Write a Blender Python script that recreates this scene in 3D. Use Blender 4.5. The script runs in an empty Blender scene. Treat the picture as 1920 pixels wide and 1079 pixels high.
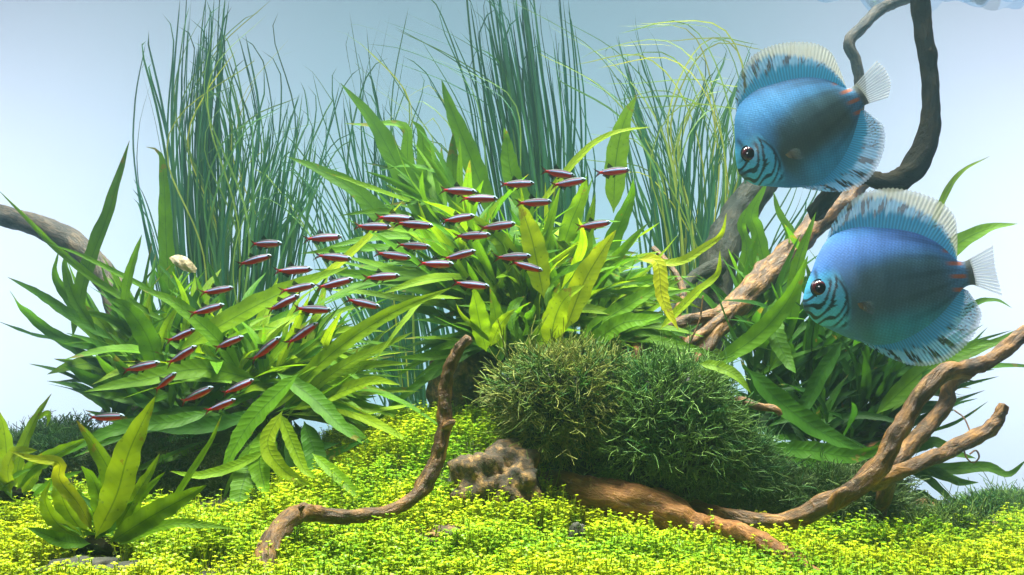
import bpy, math, random
import numpy as np
from mathutils import Vector, Matrix, noise

random.seed(7)
rng = np.random.default_rng(11)
scene = bpy.context.scene
C = scene.collection

# ------------------------------------------------------------------ camera
CAM = np.array((0.0, 0.0, 0.20))
PITCH = math.radians(6.54)
cam_data = bpy.data.cameras.new('camera')
cam_data.sensor_width = 36.0
cam_data.lens = 36.0
cam_data.clip_start = 0.01
cam_data.clip_end = 50.0
cam = bpy.data.objects.new('camera', cam_data)
cam.location = CAM
cam.rotation_euler = (math.pi / 2 + PITCH, 0, 0)
C.objects.link(cam)
scene.camera = cam

# ------------------------------------------------------------------ world, lamps, exposure
world = bpy.data.worlds.new('World')
scene.world = world
world.use_nodes = True
bg = world.node_tree.nodes['Background']
bg.inputs[0].default_value = (0.62, 0.80, 0.92, 1)
bg.inputs[1].default_value = 0.03


def area_lamp(name, loc, target, sx, sy, power, color, spread=180.0):
    d = bpy.data.lights.new(name, 'AREA')
    d.shape = 'RECTANGLE'
    d.size = sx
    d.size_y = sy
    d.energy = power
    d.color = color
    d.spread = math.radians(spread)
    o = bpy.data.objects.new(name, d)
    o.location = loc
    o.rotation_euler = (Vector(target) - Vector(loc)).to_track_quat('-Z', 'Y').to_euler()
    C.objects.link(o)
    return o


# pendant lamps above the tank
for lx in (-0.42, 0.0, 0.42):
    area_lamp('pendant_lamp', (lx, 0.94, 1.40), (lx, 0.97, 0.0), 0.20, 0.20, 18.0, (1.0, 0.97, 0.80), 80.0)
# a second row over the tall plants at the back
for lx in (-0.55, 0.05, 0.5):
    area_lamp('pendant_lamp', (lx, 1.50, 1.55), (lx, 1.50, 0.0), 0.20, 0.20, 7.5, (0.90, 0.98, 0.95), 60.0)
# a long reflector lamp over the front edge
area_lamp('front_lamp', (0.0, 0.42, 1.25), (0.0, 0.98, 0.15), 1.5, 0.16, 1.3, (1.0, 0.98, 0.92), 95.0)
# added fill spot that brightens the two big fish, not a tank lamp
fl = bpy.data.lights.new('fish_fill_spot', 'SPOT')
fl.energy = 11.0
fl.spot_size = math.radians(36)
fl.spot_blend = 0.8
fl.shadow_soft_size = 0.06
fl.color = (0.97, 0.98, 1.0)
flo = bpy.data.objects.new('fish_fill_spot', fl)
flo.location = (0.10, -0.15, 0.62)
flo.rotation_euler = (Vector((0.315, 0.82, 0.335)) - Vector(flo.location)).to_track_quat('-Z', 'Y').to_euler()
C.objects.link(flo)
# light box behind the frosted rear panel: a bright tube bank at each end
area_lamp('rear_lamp', (-1.15, 2.62, 0.42), (-1.02, 2.0, 0.42), 0.8, 0.9, 12.8, (0.95, 0.87, 1.0))
area_lamp('rear_lamp', (1.20, 2.62, 0.46), (1.05, 2.0, 0.46), 0.8, 0.9, 13.8, (0.97, 0.87, 1.0))
area_lamp('rear_lamp', (0.0, 2.75, 0.40), (0.0, 2.0, 0.40), 1.2, 0.9, 7.0, (0.48, 0.90, 1.0))

scene.view_settings.view_transform = 'Standard'
scene.view_settings.look = 'None'
scene.view_settings.gamma = 1.0
scene.view_settings.exposure = 0.0
scene.view_settings.use_curve_mapping = False
scene.render.engine = 'CYCLES'
cy = scene.cycles
cy.use_denoising = True
cy.max_bounces = 6
cy.diffuse_bounces = 3
cy.glossy_bounces = 2
cy.transmission_bounces = 3
cy.volume_bounces = 1
cy.transparent_max_bounces = 24
cy.caustics_reflective = False
cy.caustics_refractive = False
cy.sample_clamp_indirect = 4.0

# ------------------------------------------------------------------ helpers
_cp, _sp = math.cos(PITCH), math.sin(PITCH)


def P(px, py, Y):
    """world point seen at photo pixel (px, py) when it stands Y metres in front of the camera"""
    u = (px - 960.0) / 1920.0
    v = -(py - 539.5) / 1920.0
    y = _cp - _sp * v
    z = _sp + _cp * v
    k = Y / y
    return np.array((CAM[0] + u * k, Y, CAM[2] + z * k))


def proj(x, y, z):
    dx, dy, dz = x - CAM[0], y - CAM[1], z - CAM[2]
    d = dy * _cp + dz * _sp
    v = -dy * _sp + dz * _cp
    return 960 + dx / d * 1920, 539.5 - v / d * 1920


def S(px, Y):
    return px / 1920.0 * Y


def cr(pts, n):
    """Catmull-Rom resample of rows (any number of columns)"""
    p = np.asarray(pts, float)
    m = len(p)
    if m == 2:
        t = np.linspace(0, 1, n)[:, None]
        return p[0] * (1 - t) + p[1] * t
    q = np.vstack((2 * p[0] - p[1], p, 2 * p[-1] - p[-2]))
    seg = np.linalg.norm(np.diff(p[:, :min(3, p.shape[1])], axis=0), axis=1)
    cum = np.concatenate(([0], np.cumsum(seg)))
    t = np.linspace(0, cum[-1], n)
    i = np.clip(np.searchsorted(cum, t, side='right') - 1, 0, m - 2)
    f = ((t - cum[i]) / np.maximum(seg[i], 1e-9))[:, None]
    p0, p1, p2, p3 = q[i], q[i + 1], q[i + 2], q[i + 3]
    return 0.5 * (2 * p1 + (p2 - p0) * f + (2 * p0 - 5 * p1 + 4 * p2 - p3) * f ** 2 + (3 * p1 - p0 - 3 * p2 + p3) * f ** 3)


def mesh_data(name, V, F, mat, attrs=None, smooth=True):
    me = bpy.data.meshes.new(name)
    V = np.ascontiguousarray(V, dtype=np.float32)
    if isinstance(F, np.ndarray):
        k = F.shape[1]
        nf = len(F)
        me.vertices.add(len(V))
        me.vertices.foreach_set('co', V.ravel())
        me.loops.add(nf * k)
        me.loops.foreach_set('vertex_index', np.ascontiguousarray(F, dtype=np.int32).ravel())
        me.polygons.add(nf)
        me.polygons.foreach_set('loop_start', np.arange(0, nf * k, k, dtype=np.int32))
        me.update(calc_edges=True)
    else:
        me.from_pydata(V.tolist(), [], F)
        me.update()
    if smooth:
        me.polygons.foreach_set('use_smooth', np.ones(len(me.polygons), dtype=bool))
    for an, arr in (attrs or {}).items():
        arr = np.ascontiguousarray(arr, dtype=np.float32)
        if arr.shape[1] == 4:
            a = me.attributes.new(an, 'FLOAT_COLOR', 'POINT')
            a.data.foreach_set('color', arr.ravel())
        else:
            a = me.attributes.new(an, 'FLOAT_VECTOR', 'POINT')
            a.data.foreach_set('vector', arr.ravel())
    if mat is not None:
        me.materials.append(mat)
    return me


ORIG = {}


def obj(name, V, F, mat, parent=None, attrs=None, smooth=True, origin=None, color=None, kind=None):
    V = np.asarray(V, float)
    if parent is not None:
        o0 = ORIG[parent.name]
    else:
        o0 = np.array(origin if origin is not None else V[V[:, 2].argmin()])
    me = mesh_data(name, V - o0, F, mat, attrs, smooth)
    o = bpy.data.objects.new(name, me)
    C.objects.link(o)
    if parent is None:
        o.location = o0
    else:
        o.parent = parent
    ORIG[o.name] = o0
    if color is not None:
        o.color = (*color, 1)
    if kind:
        o['kind'] = kind
    return o


def thing(name, label, cat, loc, group=None):
    o = bpy.data.objects.new(name, None)
    o.empty_display_size = 0.02
    o.location = loc
    C.objects.link(o)
    ORIG[o.name] = np.array(loc, float)
    return tag(o, label, cat, group)


def tag(o, label, cat, group=None):
    o['label'] = label
    o['category'] = cat
    if group:
        o['group'] = group
    return o


def grid_faces(nu, nv, wrap=False, base=0):
    """faces of a grid of nu rows x nv columns; wrap closes the columns"""
    i = np.arange(nu - 1)[:, None]
    j = np.arange(nv if wrap else nv - 1)[None, :]
    a = i * nv + j
    b = i * nv + (j + 1) % nv
    return np.stack((a, b, b + nv, a + nv), -1).reshape(-1, 4) + base


def unit(v):
    v = np.asarray(v, float)
    return v / np.maximum(np.linalg.norm(v, axis=-1, keepdims=True), 1e-9)


# ------------------------------------------------------------------ materials
def new_mat(name):
    m = bpy.data.materials.new(name)
    m.use_nodes = True
    nt = m.node_tree
    nt.nodes.clear()
    out = nt.nodes.new('ShaderNodeOutputMaterial')
    return m, nt, out


def N(nt, typ, **kw):
    n = nt.nodes.new('ShaderNode' + typ)
    for k, v in kw.items():
        setattr(n, k, v)
    return n


def ramp(nt, stops):
    r = N(nt, 'ValToRGB')
    el = r.color_ramp.elements
    while len(el) < len(stops):
        el.new(0.5)
    for e, (p, c) in zip(el, stops):
        e.position = p
        e.color = (*c, 1)
    return r


def mix_col(nt, mode, fac, a, b):
    n = N(nt, 'Mix', data_type='RGBA', blend_type=mode)
    L = nt.links
    for sock, v in ((n.inputs[0], fac), (n.inputs[6], a), (n.inputs[7], b)):
        if hasattr(v, 'is_output'):
            L.new(v, sock)
        elif isinstance(v, tuple):
            sock.default_value = (*v, 1)
        else:
            sock.default_value = v
    return n.outputs[2]


def math_n(nt, op, a, b=None):
    n = N(nt, 'Math', operation=op)
    for sock, v in zip(n.inputs, (a, b)):
        if v is None:
            continue
        if hasattr(v, 'is_output'):
            nt.links.new(v, sock)
        else:
            sock.default_value = v
    return n.outputs[0]


def leaf_material(name, transl=0.45, vein=True):
    """strap leaf: 'lp' attribute = (along 0..1, across -1..1, random)"""
    m, nt, out = new_mat(name)
    L = nt.links
    at = N(nt, 'Attribute', attribute_name='lp')
    sep = N(nt, 'SeparateXYZ')
    L.new(at.outputs['Vector'], sep.inputs[0])
    info = N(nt, 'ObjectInfo')
    col = info.outputs['Color']
    geo = N(nt, 'NewGeometry')
    nz = N(nt, 'TexNoise')
    nz.inputs['Scale'].default_value = 55.0
    nz.inputs['Detail'].default_value = 3.0
    L.new(geo.outputs['Position'], nz.inputs['Vector'])
    r = ramp(nt, [(0.30, (0.80, 0.84, 0.75)), (0.70, (1.15, 1.12, 1.05))])
    L.new(nz.outputs['Fac'], r.inputs['Fac'])
    col = mix_col(nt, 'MULTIPLY', 1.0, col, r.outputs['Color'])
    bump_in = nz.outputs['Fac']
    if vein:
        ab = math_n(nt, 'ABSOLUTE', sep.outputs[1])
        # midrib: a dark line along the leaf
        mid = math_n(nt, 'LESS_THAN', ab, 0.055)
        col = mix_col(nt, 'MIX', math_n(nt, 'MULTIPLY', mid, 0.55), col, (0.02, 0.07, 0.012))
        # side veins
        k = math_n(nt, 'SUBTRACT', math_n(nt, 'MULTIPLY', sep.outputs[0], 110.0), math_n(nt, 'MULTIPLY', ab, 7.0))
        sv = math_n(nt, 'SINE', k)
        pw = math_n(nt, 'POWER', math_n(nt, 'MULTIPLY', math_n(nt, 'ADD', sv, 1.0), 0.5), 3.0)
        col = mix_col(nt, 'MULTIPLY', math_n(nt, 'MULTIPLY', pw, 0.10), col, (0.45, 0.55, 0.4))
        # dark spore specks
        vo = N(nt, 'TexVoronoi')
        vo.inputs['Scale'].default_value = 160.0
        L.new(geo.outputs['Position'], vo.inputs['Vector'])
        spk = math_n(nt, 'LESS_THAN', vo.outputs['Distance'], 0.16)
        col = mix_col(nt, 'MIX', math_n(nt, 'MULTIPLY', spk, 0.35), col, (0.02, 0.06, 0.01))
        # browned spots towards the tips of some leaves
        n4 = N(nt, 'TexNoise')
        n4.inputs['Scale'].default_value = 95.0
        n4.inputs['Detail'].default_value = 4.0
        L.new(geo.outputs['Position'], n4.inputs['Vector'])
        tipm = math_n(nt, 'MULTIPLY', math_n(nt, 'POWER', sep.outputs[0], 3.0), info.outputs['Random'])
        br = math_n(nt, 'GREATER_THAN', math_n(nt, 'ADD', n4.outputs['Fac'], math_n(nt, 'MULTIPLY', tipm, 0.30)), 0.76)
        col = mix_col(nt, 'MIX', math_n(nt, 'MULTIPLY', br, 0.6), col, (0.16, 0.10, 0.025))
        rib = math_n(nt, 'MULTIPLY', math_n(nt, 'LESS_THAN', ab, 0.09), 0.8)
        bump_in = math_n(nt, 'ADD', math_n(nt, 'ADD', math_n(nt, 'MULTIPLY', pw, 0.25), rib), nz.outputs['Fac'])
    bp = N(nt, 'Bump')
    bp.inputs['Strength'].default_value = 0.35
    bp.inputs['Distance'].default_value = 0.002
    L.new(bump_in, bp.inputs['Height'])
    pb = N(nt, 'BsdfPrincipled')
    pb.inputs['Roughness'].default_value = 0.5
    pb.inputs['Specular IOR Level'].default_value = 0.09
    L.new(col, pb.inputs['Base Color'])
    L.new(bp.outputs[0], pb.inputs['Normal'])
    tr = N(nt, 'BsdfTranslucent')
    L.new(mix_col(nt, 'MULTIPLY', 1.0, col, (1.5, 1.35, 0.6)), tr.inputs['Color'])
    mx = N(nt, 'MixShader')
    mx.inputs[0].default_value = transl
    L.new(pb.outputs[0], mx.inputs[1])
    L.new(tr.outputs[0], mx.inputs[2])
    L.new(mx.outputs[0], out.inputs[0])
    return m


def tint_material(name, transl=0.35, rough=0.5, spec=0.3, alpha=False, metallic=0.0, coat=0.0, scales=0.0):
    """colour read from the 'col' attribute (pigment of the piece)"""
    m, nt, out = new_mat(name)
    L = nt.links
    at = N(nt, 'Attribute', attribute_name='col')
    pb = N(nt, 'BsdfPrincipled')
    pb.inputs['Roughness'].default_value = rough
    pb.inputs['Specular IOR Level'].default_value = spec
    pb.inputs['Metallic'].default_value = metallic
    pb.inputs['Coat Weight'].default_value = coat
    pb.inputs['Coat Roughness'].default_value = 0.15
    L.new(at.outputs['Color'], pb.inputs['Base Color'])
    if scales:
        # overlapping scale rows, in the fish's own coordinates
        tc = N(nt, 'TexCoord')
        mp = N(nt, 'Mapping')
        mp.inputs['Rotation'].default_value = (0, 0.7, 0)
        mp.inputs['Scale'].default_value = (1, 0.3, 1)
        L.new(tc.outputs['Object'], mp.inputs['Vector'])
        vo = N(nt, 'TexVoronoi')
        vo.inputs['Scale'].default_value = scales
        vo.inputs['Randomness'].default_value = 0.35
        L.new(mp.outputs[0], vo.inputs['Vector'])
        rr = ramp(nt, [(0.15, (1.25, 1.25, 1.22)), (0.62, (0.60, 0.62, 0.66))])
        L.new(vo.outputs['Distance'], rr.inputs['Fac'])
        L.new(mix_col(nt, 'MULTIPLY', 0.38, at.outputs['Color'], rr.outputs['Color']), pb.inputs['Base Color'])
        bp = N(nt, 'Bump')
        bp.inputs['Strength'].default_value = 0.15
        bp.inputs['Distance'].default_value = 0.001
        bp.invert = True
        L.new(vo.outputs['Distance'], bp.inputs['Height'])
        L.new(bp.outputs[0], pb.inputs['Normal'])
    if alpha:
        L.new(at.outputs['Alpha'], pb.inputs['Alpha'])
    sh = pb.outputs[0]
    if transl > 0:
        tr = N(nt, 'BsdfTranslucent')
        L.new(at.outputs['Color'], tr.inputs['Color'])
        mx = N(nt, 'MixShader')
        mx.inputs[0].default_value = transl
        L.new(sh, mx.inputs[1])
        L.new(tr.outputs[0], mx.inputs[2])
        sh = mx.outputs[0]
        if alpha:
            tp = N(nt, 'BsdfTransparent')
            m2 = N(nt, 'MixShader')
            L.new(at.outputs['Alpha'], m2.inputs[0])
            L.new(tp.outputs[0], m2.inputs[1])
            for l in list(pb.inputs['Alpha'].links):
                nt.links.remove(l)
            pb.inputs['Alpha'].default_value = 1.0
            L.new(sh, m2.inputs[2])
            sh = m2.outputs[0]
    L.new(sh, out.inputs[0])
    return m


def wood_material(name, dark, midc, light, pale, pale_amt=0.5, spec=0.22):
    """'wc' attribute = straightened coordinates (cos*r, sin*r, along)"""
    m, nt, out = new_mat(name)
    L = nt.links
    at = N(nt, 'Attribute', attribute_name='wc')
    mp = N(nt, 'Mapping')
    mp.inputs['Scale'].default_value = (1, 1, 0.3)
    L.new(at.outputs['Vector'], mp.inputs['Vector'])
    n1 = N(nt, 'TexNoise')
    n1.inputs['Scale'].default_value = 230.0
    n1.inputs['Detail'].default_value = 6.0
    n1.inputs['Roughness'].default_value = 0.65
    n1.inputs['Distortion'].default_value = 0.6
    L.new(mp.outputs[0], n1.inputs['Vector'])
    n2 = N(nt, 'TexNoise')
    n2.inputs['Scale'].default_value = 45.0
    n2.inputs['Detail'].default_value = 4.0
    L.new(at.outputs['Vector'], n2.inputs['Vector'])
    r = ramp(nt, [(0.30, dark), (0.47, midc), (0.66, light)])
    L.new(math_n(nt, 'ADD', math_n(nt, 'MULTIPLY', n1.outputs['Fac'], 0.6), math_n(nt, 'MULTIPLY', n2.outputs['Fac'], 0.4)), r.inputs['Fac'])
    n3 = N(nt, 'TexNoise')
    n3.inputs['Scale'].default_value = 130.0
    n3.inputs['Detail'].default_value = 5.0
    n3.inputs['Roughness'].default_value = 0.7
    L.new(at.outputs['Vector'], n3.inputs['Vector'])
    pr = ramp(nt, [(0.60, (0, 0, 0)), (0.70, (1, 1, 1))])
    L.new(n3.outputs['Fac'], pr.inputs['Fac'])
    col = mix_col(nt, 'MIX', math_n(nt, 'MULTIPLY', pr.outputs['Color'], pale_amt), r.outputs['Color'], pale)
    bp = N(nt, 'Bump')
    bp.inputs['Strength'].default_value = 0.9
    bp.inputs['Distance'].default_value = 0.0035
    L.new(math_n(nt, 'ADD', n1.outputs['Fac'], math_n(nt, 'MULTIPLY', n3.outputs['Fac'], 0.6)), bp.inputs['Height'])
    pb = N(nt, 'BsdfPrincipled')
    pb.inputs['Roughness'].default_value = 0.55
    pb.inputs['Specular IOR Level'].default_value = spec
    L.new(col, pb.inputs['Base Color'])
    L.new(bp.outputs[0], pb.inputs['Normal'])
    L.new(pb.outputs[0], out.inputs[0])
    return m


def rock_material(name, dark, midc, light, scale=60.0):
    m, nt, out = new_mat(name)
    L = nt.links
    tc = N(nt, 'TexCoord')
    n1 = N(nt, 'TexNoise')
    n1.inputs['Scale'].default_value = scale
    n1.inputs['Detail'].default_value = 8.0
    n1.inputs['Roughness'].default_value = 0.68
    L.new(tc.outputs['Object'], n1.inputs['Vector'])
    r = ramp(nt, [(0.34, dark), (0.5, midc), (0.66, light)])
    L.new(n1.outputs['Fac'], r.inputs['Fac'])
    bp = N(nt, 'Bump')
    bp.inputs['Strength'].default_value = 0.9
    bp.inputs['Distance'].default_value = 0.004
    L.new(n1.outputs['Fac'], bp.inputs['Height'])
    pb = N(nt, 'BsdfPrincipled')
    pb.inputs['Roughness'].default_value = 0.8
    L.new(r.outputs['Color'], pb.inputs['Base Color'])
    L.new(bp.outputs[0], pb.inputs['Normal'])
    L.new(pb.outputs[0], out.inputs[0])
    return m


M_LEAF = leaf_material('fern leaf', 0.45)
M_GRASS = leaf_material('grass blade', 0.40, vein=False)
M_CARPET = tint_material('carpet plant', 0.42, 0.45, 0.3)
M_MOSS = tint_material('moss strand', 0.25, 0.55, 0.25)
M_WOOD = wood_material('wet driftwood', (0.006, 0.003, 0.001), (0.058, 0.024, 0.004), (0.26, 0.12, 0.020), (0.42, 0.28, 0.11), 0.35, 0.35)
M_WOOD_DARK_SHADE = wood_material('dark shade-toned wood', (0.004, 0.004, 0.002), (0.007, 0.006, 0.003), (0.018, 0.013, 0.005), (0.05, 0.034, 0.015), 0.2, 0.02)  # near-black tone paints the hooked branch's shaded side; also colours the fern rhizomes
M_WOOD_GREY = wood_material('grey driftwood', (0.022, 0.022, 0.022), (0.070, 0.060, 0.050), (0.19, 0.135, 0.085), (0.40, 0.32, 0.22), 0.35, 0.12)
M_WOOD_SHADE = wood_material('shadow-toned driftwood', (0.006, 0.008, 0.006), (0.018, 0.021, 0.016), (0.045, 0.040, 0.026), (0.12, 0.10, 0.06), 0.2, 0.08)  # driftwood copy darkened and greened to paint in the thick trunk's shadow
M_WOOD_ORANGE = wood_material('orange driftwood', (0.03, 0.011, 0.003), (0.14, 0.055, 0.013), (0.34, 0.155, 0.042), (0.45, 0.28, 0.12), 0.3)
M_ROCK = rock_material('brown rock', (0.006, 0.004, 0.0015), (0.050, 0.027, 0.008), (0.27, 0.15, 0.04), 95.0)
M_ROCK_RED = rock_material('reddish rock', (0.10, 0.05, 0.02), (0.30, 0.15, 0.06), (0.50, 0.30, 0.14))
M_PEBBLE = rock_material('dark pebble', (0.008, 0.009, 0.007), (0.03, 0.03, 0.022), (0.07, 0.065, 0.045))
M_SOIL = rock_material('dark soil', (0.006, 0.008, 0.004), (0.02, 0.022, 0.010), (0.05, 0.045, 0.022), 180.0)
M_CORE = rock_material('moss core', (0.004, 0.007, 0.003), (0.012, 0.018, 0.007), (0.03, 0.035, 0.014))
M_SHELL = rock_material('withered leaf', (0.42, 0.30, 0.17), (0.62, 0.50, 0.33), (0.78, 0.70, 0.55), 90.0)

# ------------------------------------------------------------------ rear panel, ground, water surface
# frosted rear panel: lit from behind by the light box
mb, nt, out = new_mat('frosted rear panel')
tr = N(nt, 'BsdfTranslucent')
tr.inputs['Color'].default_value = (0.76, 0.91, 0.98, 1)
df = N(nt, 'BsdfDiffuse')
df.inputs['Color'].default_value = (0.40, 0.78, 0.86, 1)
mx = N(nt, 'MixShader')
mx.inputs[0].default_value = 0.35
nt.links.new(tr.outputs[0], mx.inputs[1])
nt.links.new(df.outputs[0], mx.inputs[2])
nt.links.new(mx.outputs[0], out.inputs[0])
BY = 2.0
o = obj('rear_panel', [(-2.6, BY, -0.3), (2.6, BY, -0.3), (2.6, BY, 1.9), (-2.6, BY, 1.9)], [(0, 1, 2, 3)], mb, smooth=False, kind='structure')
o['label'] = 'frosted pale blue rear panel of the tank'

GP = [(-160, 1110, .68), (480, 1110, .68), (960, 1110, .68), (1440, 1110, .68), (2080, 1110, .68),
      (0, 975, .88), (300, 1000, .86), (150, 930, 1.0), (400, 950, 1.0),
      (600, 1020, .82), (600, 945, .93), (700, 885, .99), (780, 800, 1.09), (650, 835, 1.08), (880, 790, 1.08), (760, 800, 1.25), (880, 800, 1.25),
      (900, 965, .90), (900, 880, .99), (960, 925, .98), (1100, 1015, .86), (1100, 950, .98), (1300, 1020, .9), (1250, 960, 1.05),
      (1500, 1055, .82), (1500, 1000, .97), (1700, 1050, .84), (1700, 1000, 1.0), (1900, 1018, .9), (1900, 965, 1.2), (1650, 975, 1.25),
      (1400, 930, 1.3), (1000, 860, 1.38), (300, 900, 1.25), (0, 890, 1.3), (-200, 900, 1.3), (2100, 960, 1.3),
      (-500, 900, 1.95), (200, 900, 1.95), (700, 905, 1.9), (1200, 910, 1.95), (1900, 930, 1.95), (2400, 930, 1.95)]
gp = np.array([P(*g) for g in GP])


def tps_kernel(d):
    return np.where(d > 1e-9, d * d * np.log(np.maximum(d, 1e-9)), 0.0)


_n = len(gp)
_K = tps_kernel(np.linalg.norm(gp[:, None, :2] - gp[None, :, :2], axis=2)) + np.eye(_n) * 0.0015
_A = np.zeros((_n + 3, _n + 3))
_A[:_n, :_n] = _K
_A[:_n, _n] = 1
_A[:_n, _n + 1:] = gp[:, :2]
_A[_n:, :_n] = _A[:_n, _n:].T
_w = np.linalg.solve(_A, np.concatenate((gp[:, 2], np.zeros(3))))


def ground_z(x, y):
    x = np.atleast_1d(np.asarray(x, float))
    y = np.atleast_1d(np.asarray(y, float))
    xc = np.clip(x, -1.25, 1.25)
    yc = np.clip(y, 0.55, 1.98)
    d = np.hypot(xc[:, None] - gp[None, :, 0], yc[:, None] - gp[None, :, 1])
    z = tps_kernel(d) @ _w[:_n] + _w[_n] + _w[_n + 1] * xc + _w[_n + 2] * yc
    return np.clip(z, -0.05, 0.26)


gx, gy = np.meshgrid(np.linspace(-1.9, 1.9, 150), np.linspace(0.35, 1.995, 110))
gz = ground_z(gx.ravel(), gy.ravel()) - 0.012
gz += 0.002 * np.sin(gx.ravel() * 90) * np.sin(gy.ravel() * 80 + 1.0)
o = obj('ground', np.column_stack((gx.ravel(), gy.ravel(), gz)), grid_faces(110, 150), M_SOIL, kind='structure', origin=(0, 1, 0))

# water surface seen from below
ZS = P(1700, -6, BY)[2]
ms, nt, out = new_mat('water surface')
gl = N(nt, 'BsdfGlossy')
gl.inputs['Color'].default_value = (0.45, 0.68, 0.85, 1)
gl.inputs['Roughness'].default_value = 0.03
tp = N(nt, 'BsdfTransparent')
tp.inputs['Color'].default_value = (0.93, 0.97, 1.0, 1)
mx = N(nt, 'MixShader')
mx.inputs[0].default_value = 0.30
nt.links.new(tp.outputs[0], mx.inputs[1])
nt.links.new(gl.outputs[0], mx.inputs[2])
nt.links.new(mx.outputs[0], out.inputs[0])
wx, wy = np.meshgrid(np.linspace(-1.9, 1.9, 420), np.linspace(0.2, 1.99, 240))
wx, wy = wx.ravel(), wy.ravel()
amp = 0.0003 + 0.011 * np.clip((wx - 0.40) / 0.5, 0, 1)
wz = np.zeros_like(wx)
for k in range(16):
    a = rng.uniform(0, 2 * math.pi)
    f = rng.uniform(35, 150)
    wz += np.sin((wx * math.cos(a) + wy * math.sin(a)) * f + rng.uniform(0, 6.28)) * (45 / f)
obj('water_surface', np.column_stack((wx, wy, ZS + amp * wz - 0.022 * np.clip((wx - 0.50) / 0.35, 0, 1) * np.clip((wy - 1.2) / 0.5, 0, 1))), grid_faces(240, 420), ms, kind='structure', origin=(0, 1, ZS))


# ------------------------------------------------------------------ carpet of tiny leaves
def carpet():
    n = 80000
    Y = rng.uniform(0.62, 1.42, n * 2)
    X = rng.uniform(-0.78, 0.78, n * 2)
    # keep to what the view can hold
    keep = np.abs(X) < 0.53 * Y + 0.05
    # carpet boundary: behind the front meadow only the middle hill carries it
    lim = np.interp(X / Y * 1920 + 960, [-100, 120, 330, 430, 560, 640, 950, 1010, 1250, 1400, 1560, 1640, 1800, 1960, 2100],
                    [1.02, 0.98, 0.98, 0.96, 1.02, 1.22, 1.22, 1.02, 0.98, 0.96, 0.96, 1.0, 1.06, 1.12, 1.15])
    keep &= Y < lim + rng.normal(0, 0.02, n * 2)
    X, Y = X[keep][:n], Y[keep][:n]
    # bare dark patches by the stones at the front
    qx, qy = proj(X, Y, ground_z(X, Y))
    for ex, ey, rx_, ry_ in ((160, 1066, 120, 30), (405, 1066, 80, 30), (1082, 1000, 26, 22)):
        bare = ((qx - ex) / rx_) ** 2 + ((qy - ey) / ry_) ** 2 < rng.uniform(0.6, 1.3, len(X))
        X, Y, qx, qy = X[~bare], Y[~bare], qx[~bare], qy[~bare]
    n = len(X)
    pos = np.array([0.6 * noise.noise((x * 11, y * 11, 3.0)) + 0.6 * noise.noise((x * 26, y * 26, 5.0)) for x, y in zip(X, Y)])
    hue = np.array([noise.noise((x * 7, y * 7, 13.0)) for x, y in zip(X, Y)])
    fine = np.array([noise.noise((x * 60, y * 60, 9.0)) for x, y in zip(X, Y)])
    hole = fine + 0.25 * pos > -0.34
    X, Y, pos, fine, hue = X[hole], Y[hole], pos[hole], fine[hole], hue[hole]
    n = len(X)
    h = 0.011 + 0.019 * pos + 0.009 * fine + rng.uniform(-0.004, 0.005, n) + np.where(rng.random(n) < 0.06, rng.uniform(0.003, 0.012, n), 0)
    h = np.maximum(h, 0.003)
    Z0 = ground_z(X, Y) - 0.013
    tilt = rng.normal(0, 0.22, (n, 2))
    top = np.column_stack((X + tilt[:, 0] * h, Y + tilt[:, 1] * h, Z0 + h + 0.008))
    base = np.column_stack((X, Y, Z0 + 0.002))
    verts, faces, cols = [], [], []
    mixv = np.clip(0.45 + 0.75 * hue + 0.25 * pos + rng.normal(0, 0.24, n), 0, 1)[:, None]
    sprig = (1 - mixv) * np.array((0.15, 0.33, 0.010)) + mixv * np.array((0.56, 0.63, 0.014))
    nv = 0
    for whorl in range(2):
        for k in range(4 - whorl):
            m = n
            a = rng.uniform(0, 0.8, n) + k * math.pi / 2 + whorl * 0.8
            up = rng.uniform(0.0, 0.75, n) if whorl == 0 else rng.uniform(-0.3, 0.4, n)
            ln = rng.uniform(0.0016, 0.0029, n) * (1.0 if whorl == 0 else 1.2)
            wd = ln * rng.uniform(0.40, 0.52, n)
            d = np.column_stack((np.cos(a) * np.cos(up), np.sin(a) * np.cos(up), np.sin(up)))
            sd = np.column_stack((-np.sin(a), np.cos(a), np.zeros(n)))
            c = top - np.array((0, 0, 1)) * (whorl * rng.uniform(0.0025, 0.006, n))[:, None]
            p0 = c
            p1 = c + d * (ln * 0.55)[:, None] + sd * wd[:, None] + np.array((0, 0, 0.0004))
            p2 = c + d * ln[:, None] - np.array((0, 0, 1)) * (ln * 0.15)[:, None]
            p3 = c + d * (ln * 0.55)[:, None] - sd * wd[:, None] + np.array((0, 0, 0.0004))
            verts.append(np.stack((p0, p1, p2, p3), 1).reshape(-1, 3))
            faces.append(np.arange(m * 4).reshape(-1, 4) + nv)
            lc = sprig * rng.uniform(0.75, 1.2, (n, 1)) * (1.0 if whorl == 0 else 0.85)
            cols.append(np.repeat(np.column_stack((lc, np.ones(n))), 4, 0))
            nv += m * 4
    # stems
    w = np.array((0.00035, 0, 0))
    verts.append(np.stack((base - w, base + w, top + w, top - w), 1).reshape(-1, 3))
    faces.append(np.arange(n * 4).reshape(-1, 4) + nv)
    cols.append(np.repeat(np.column_stack((sprig * 0.7, np.ones(n))), 4, 0))
    o = obj('carpet_plants', np.concatenate(verts), np.concatenate(faces), M_CARPET, attrs={'col': np.concatenate(cols)}, smooth=False, kind='stuff', origin=(0, 0.9, 0.08))
    tag(o, 'low carpet of tiny yellow-green leaves covering the tank floor', 'carpet plant')


carpet()


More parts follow.
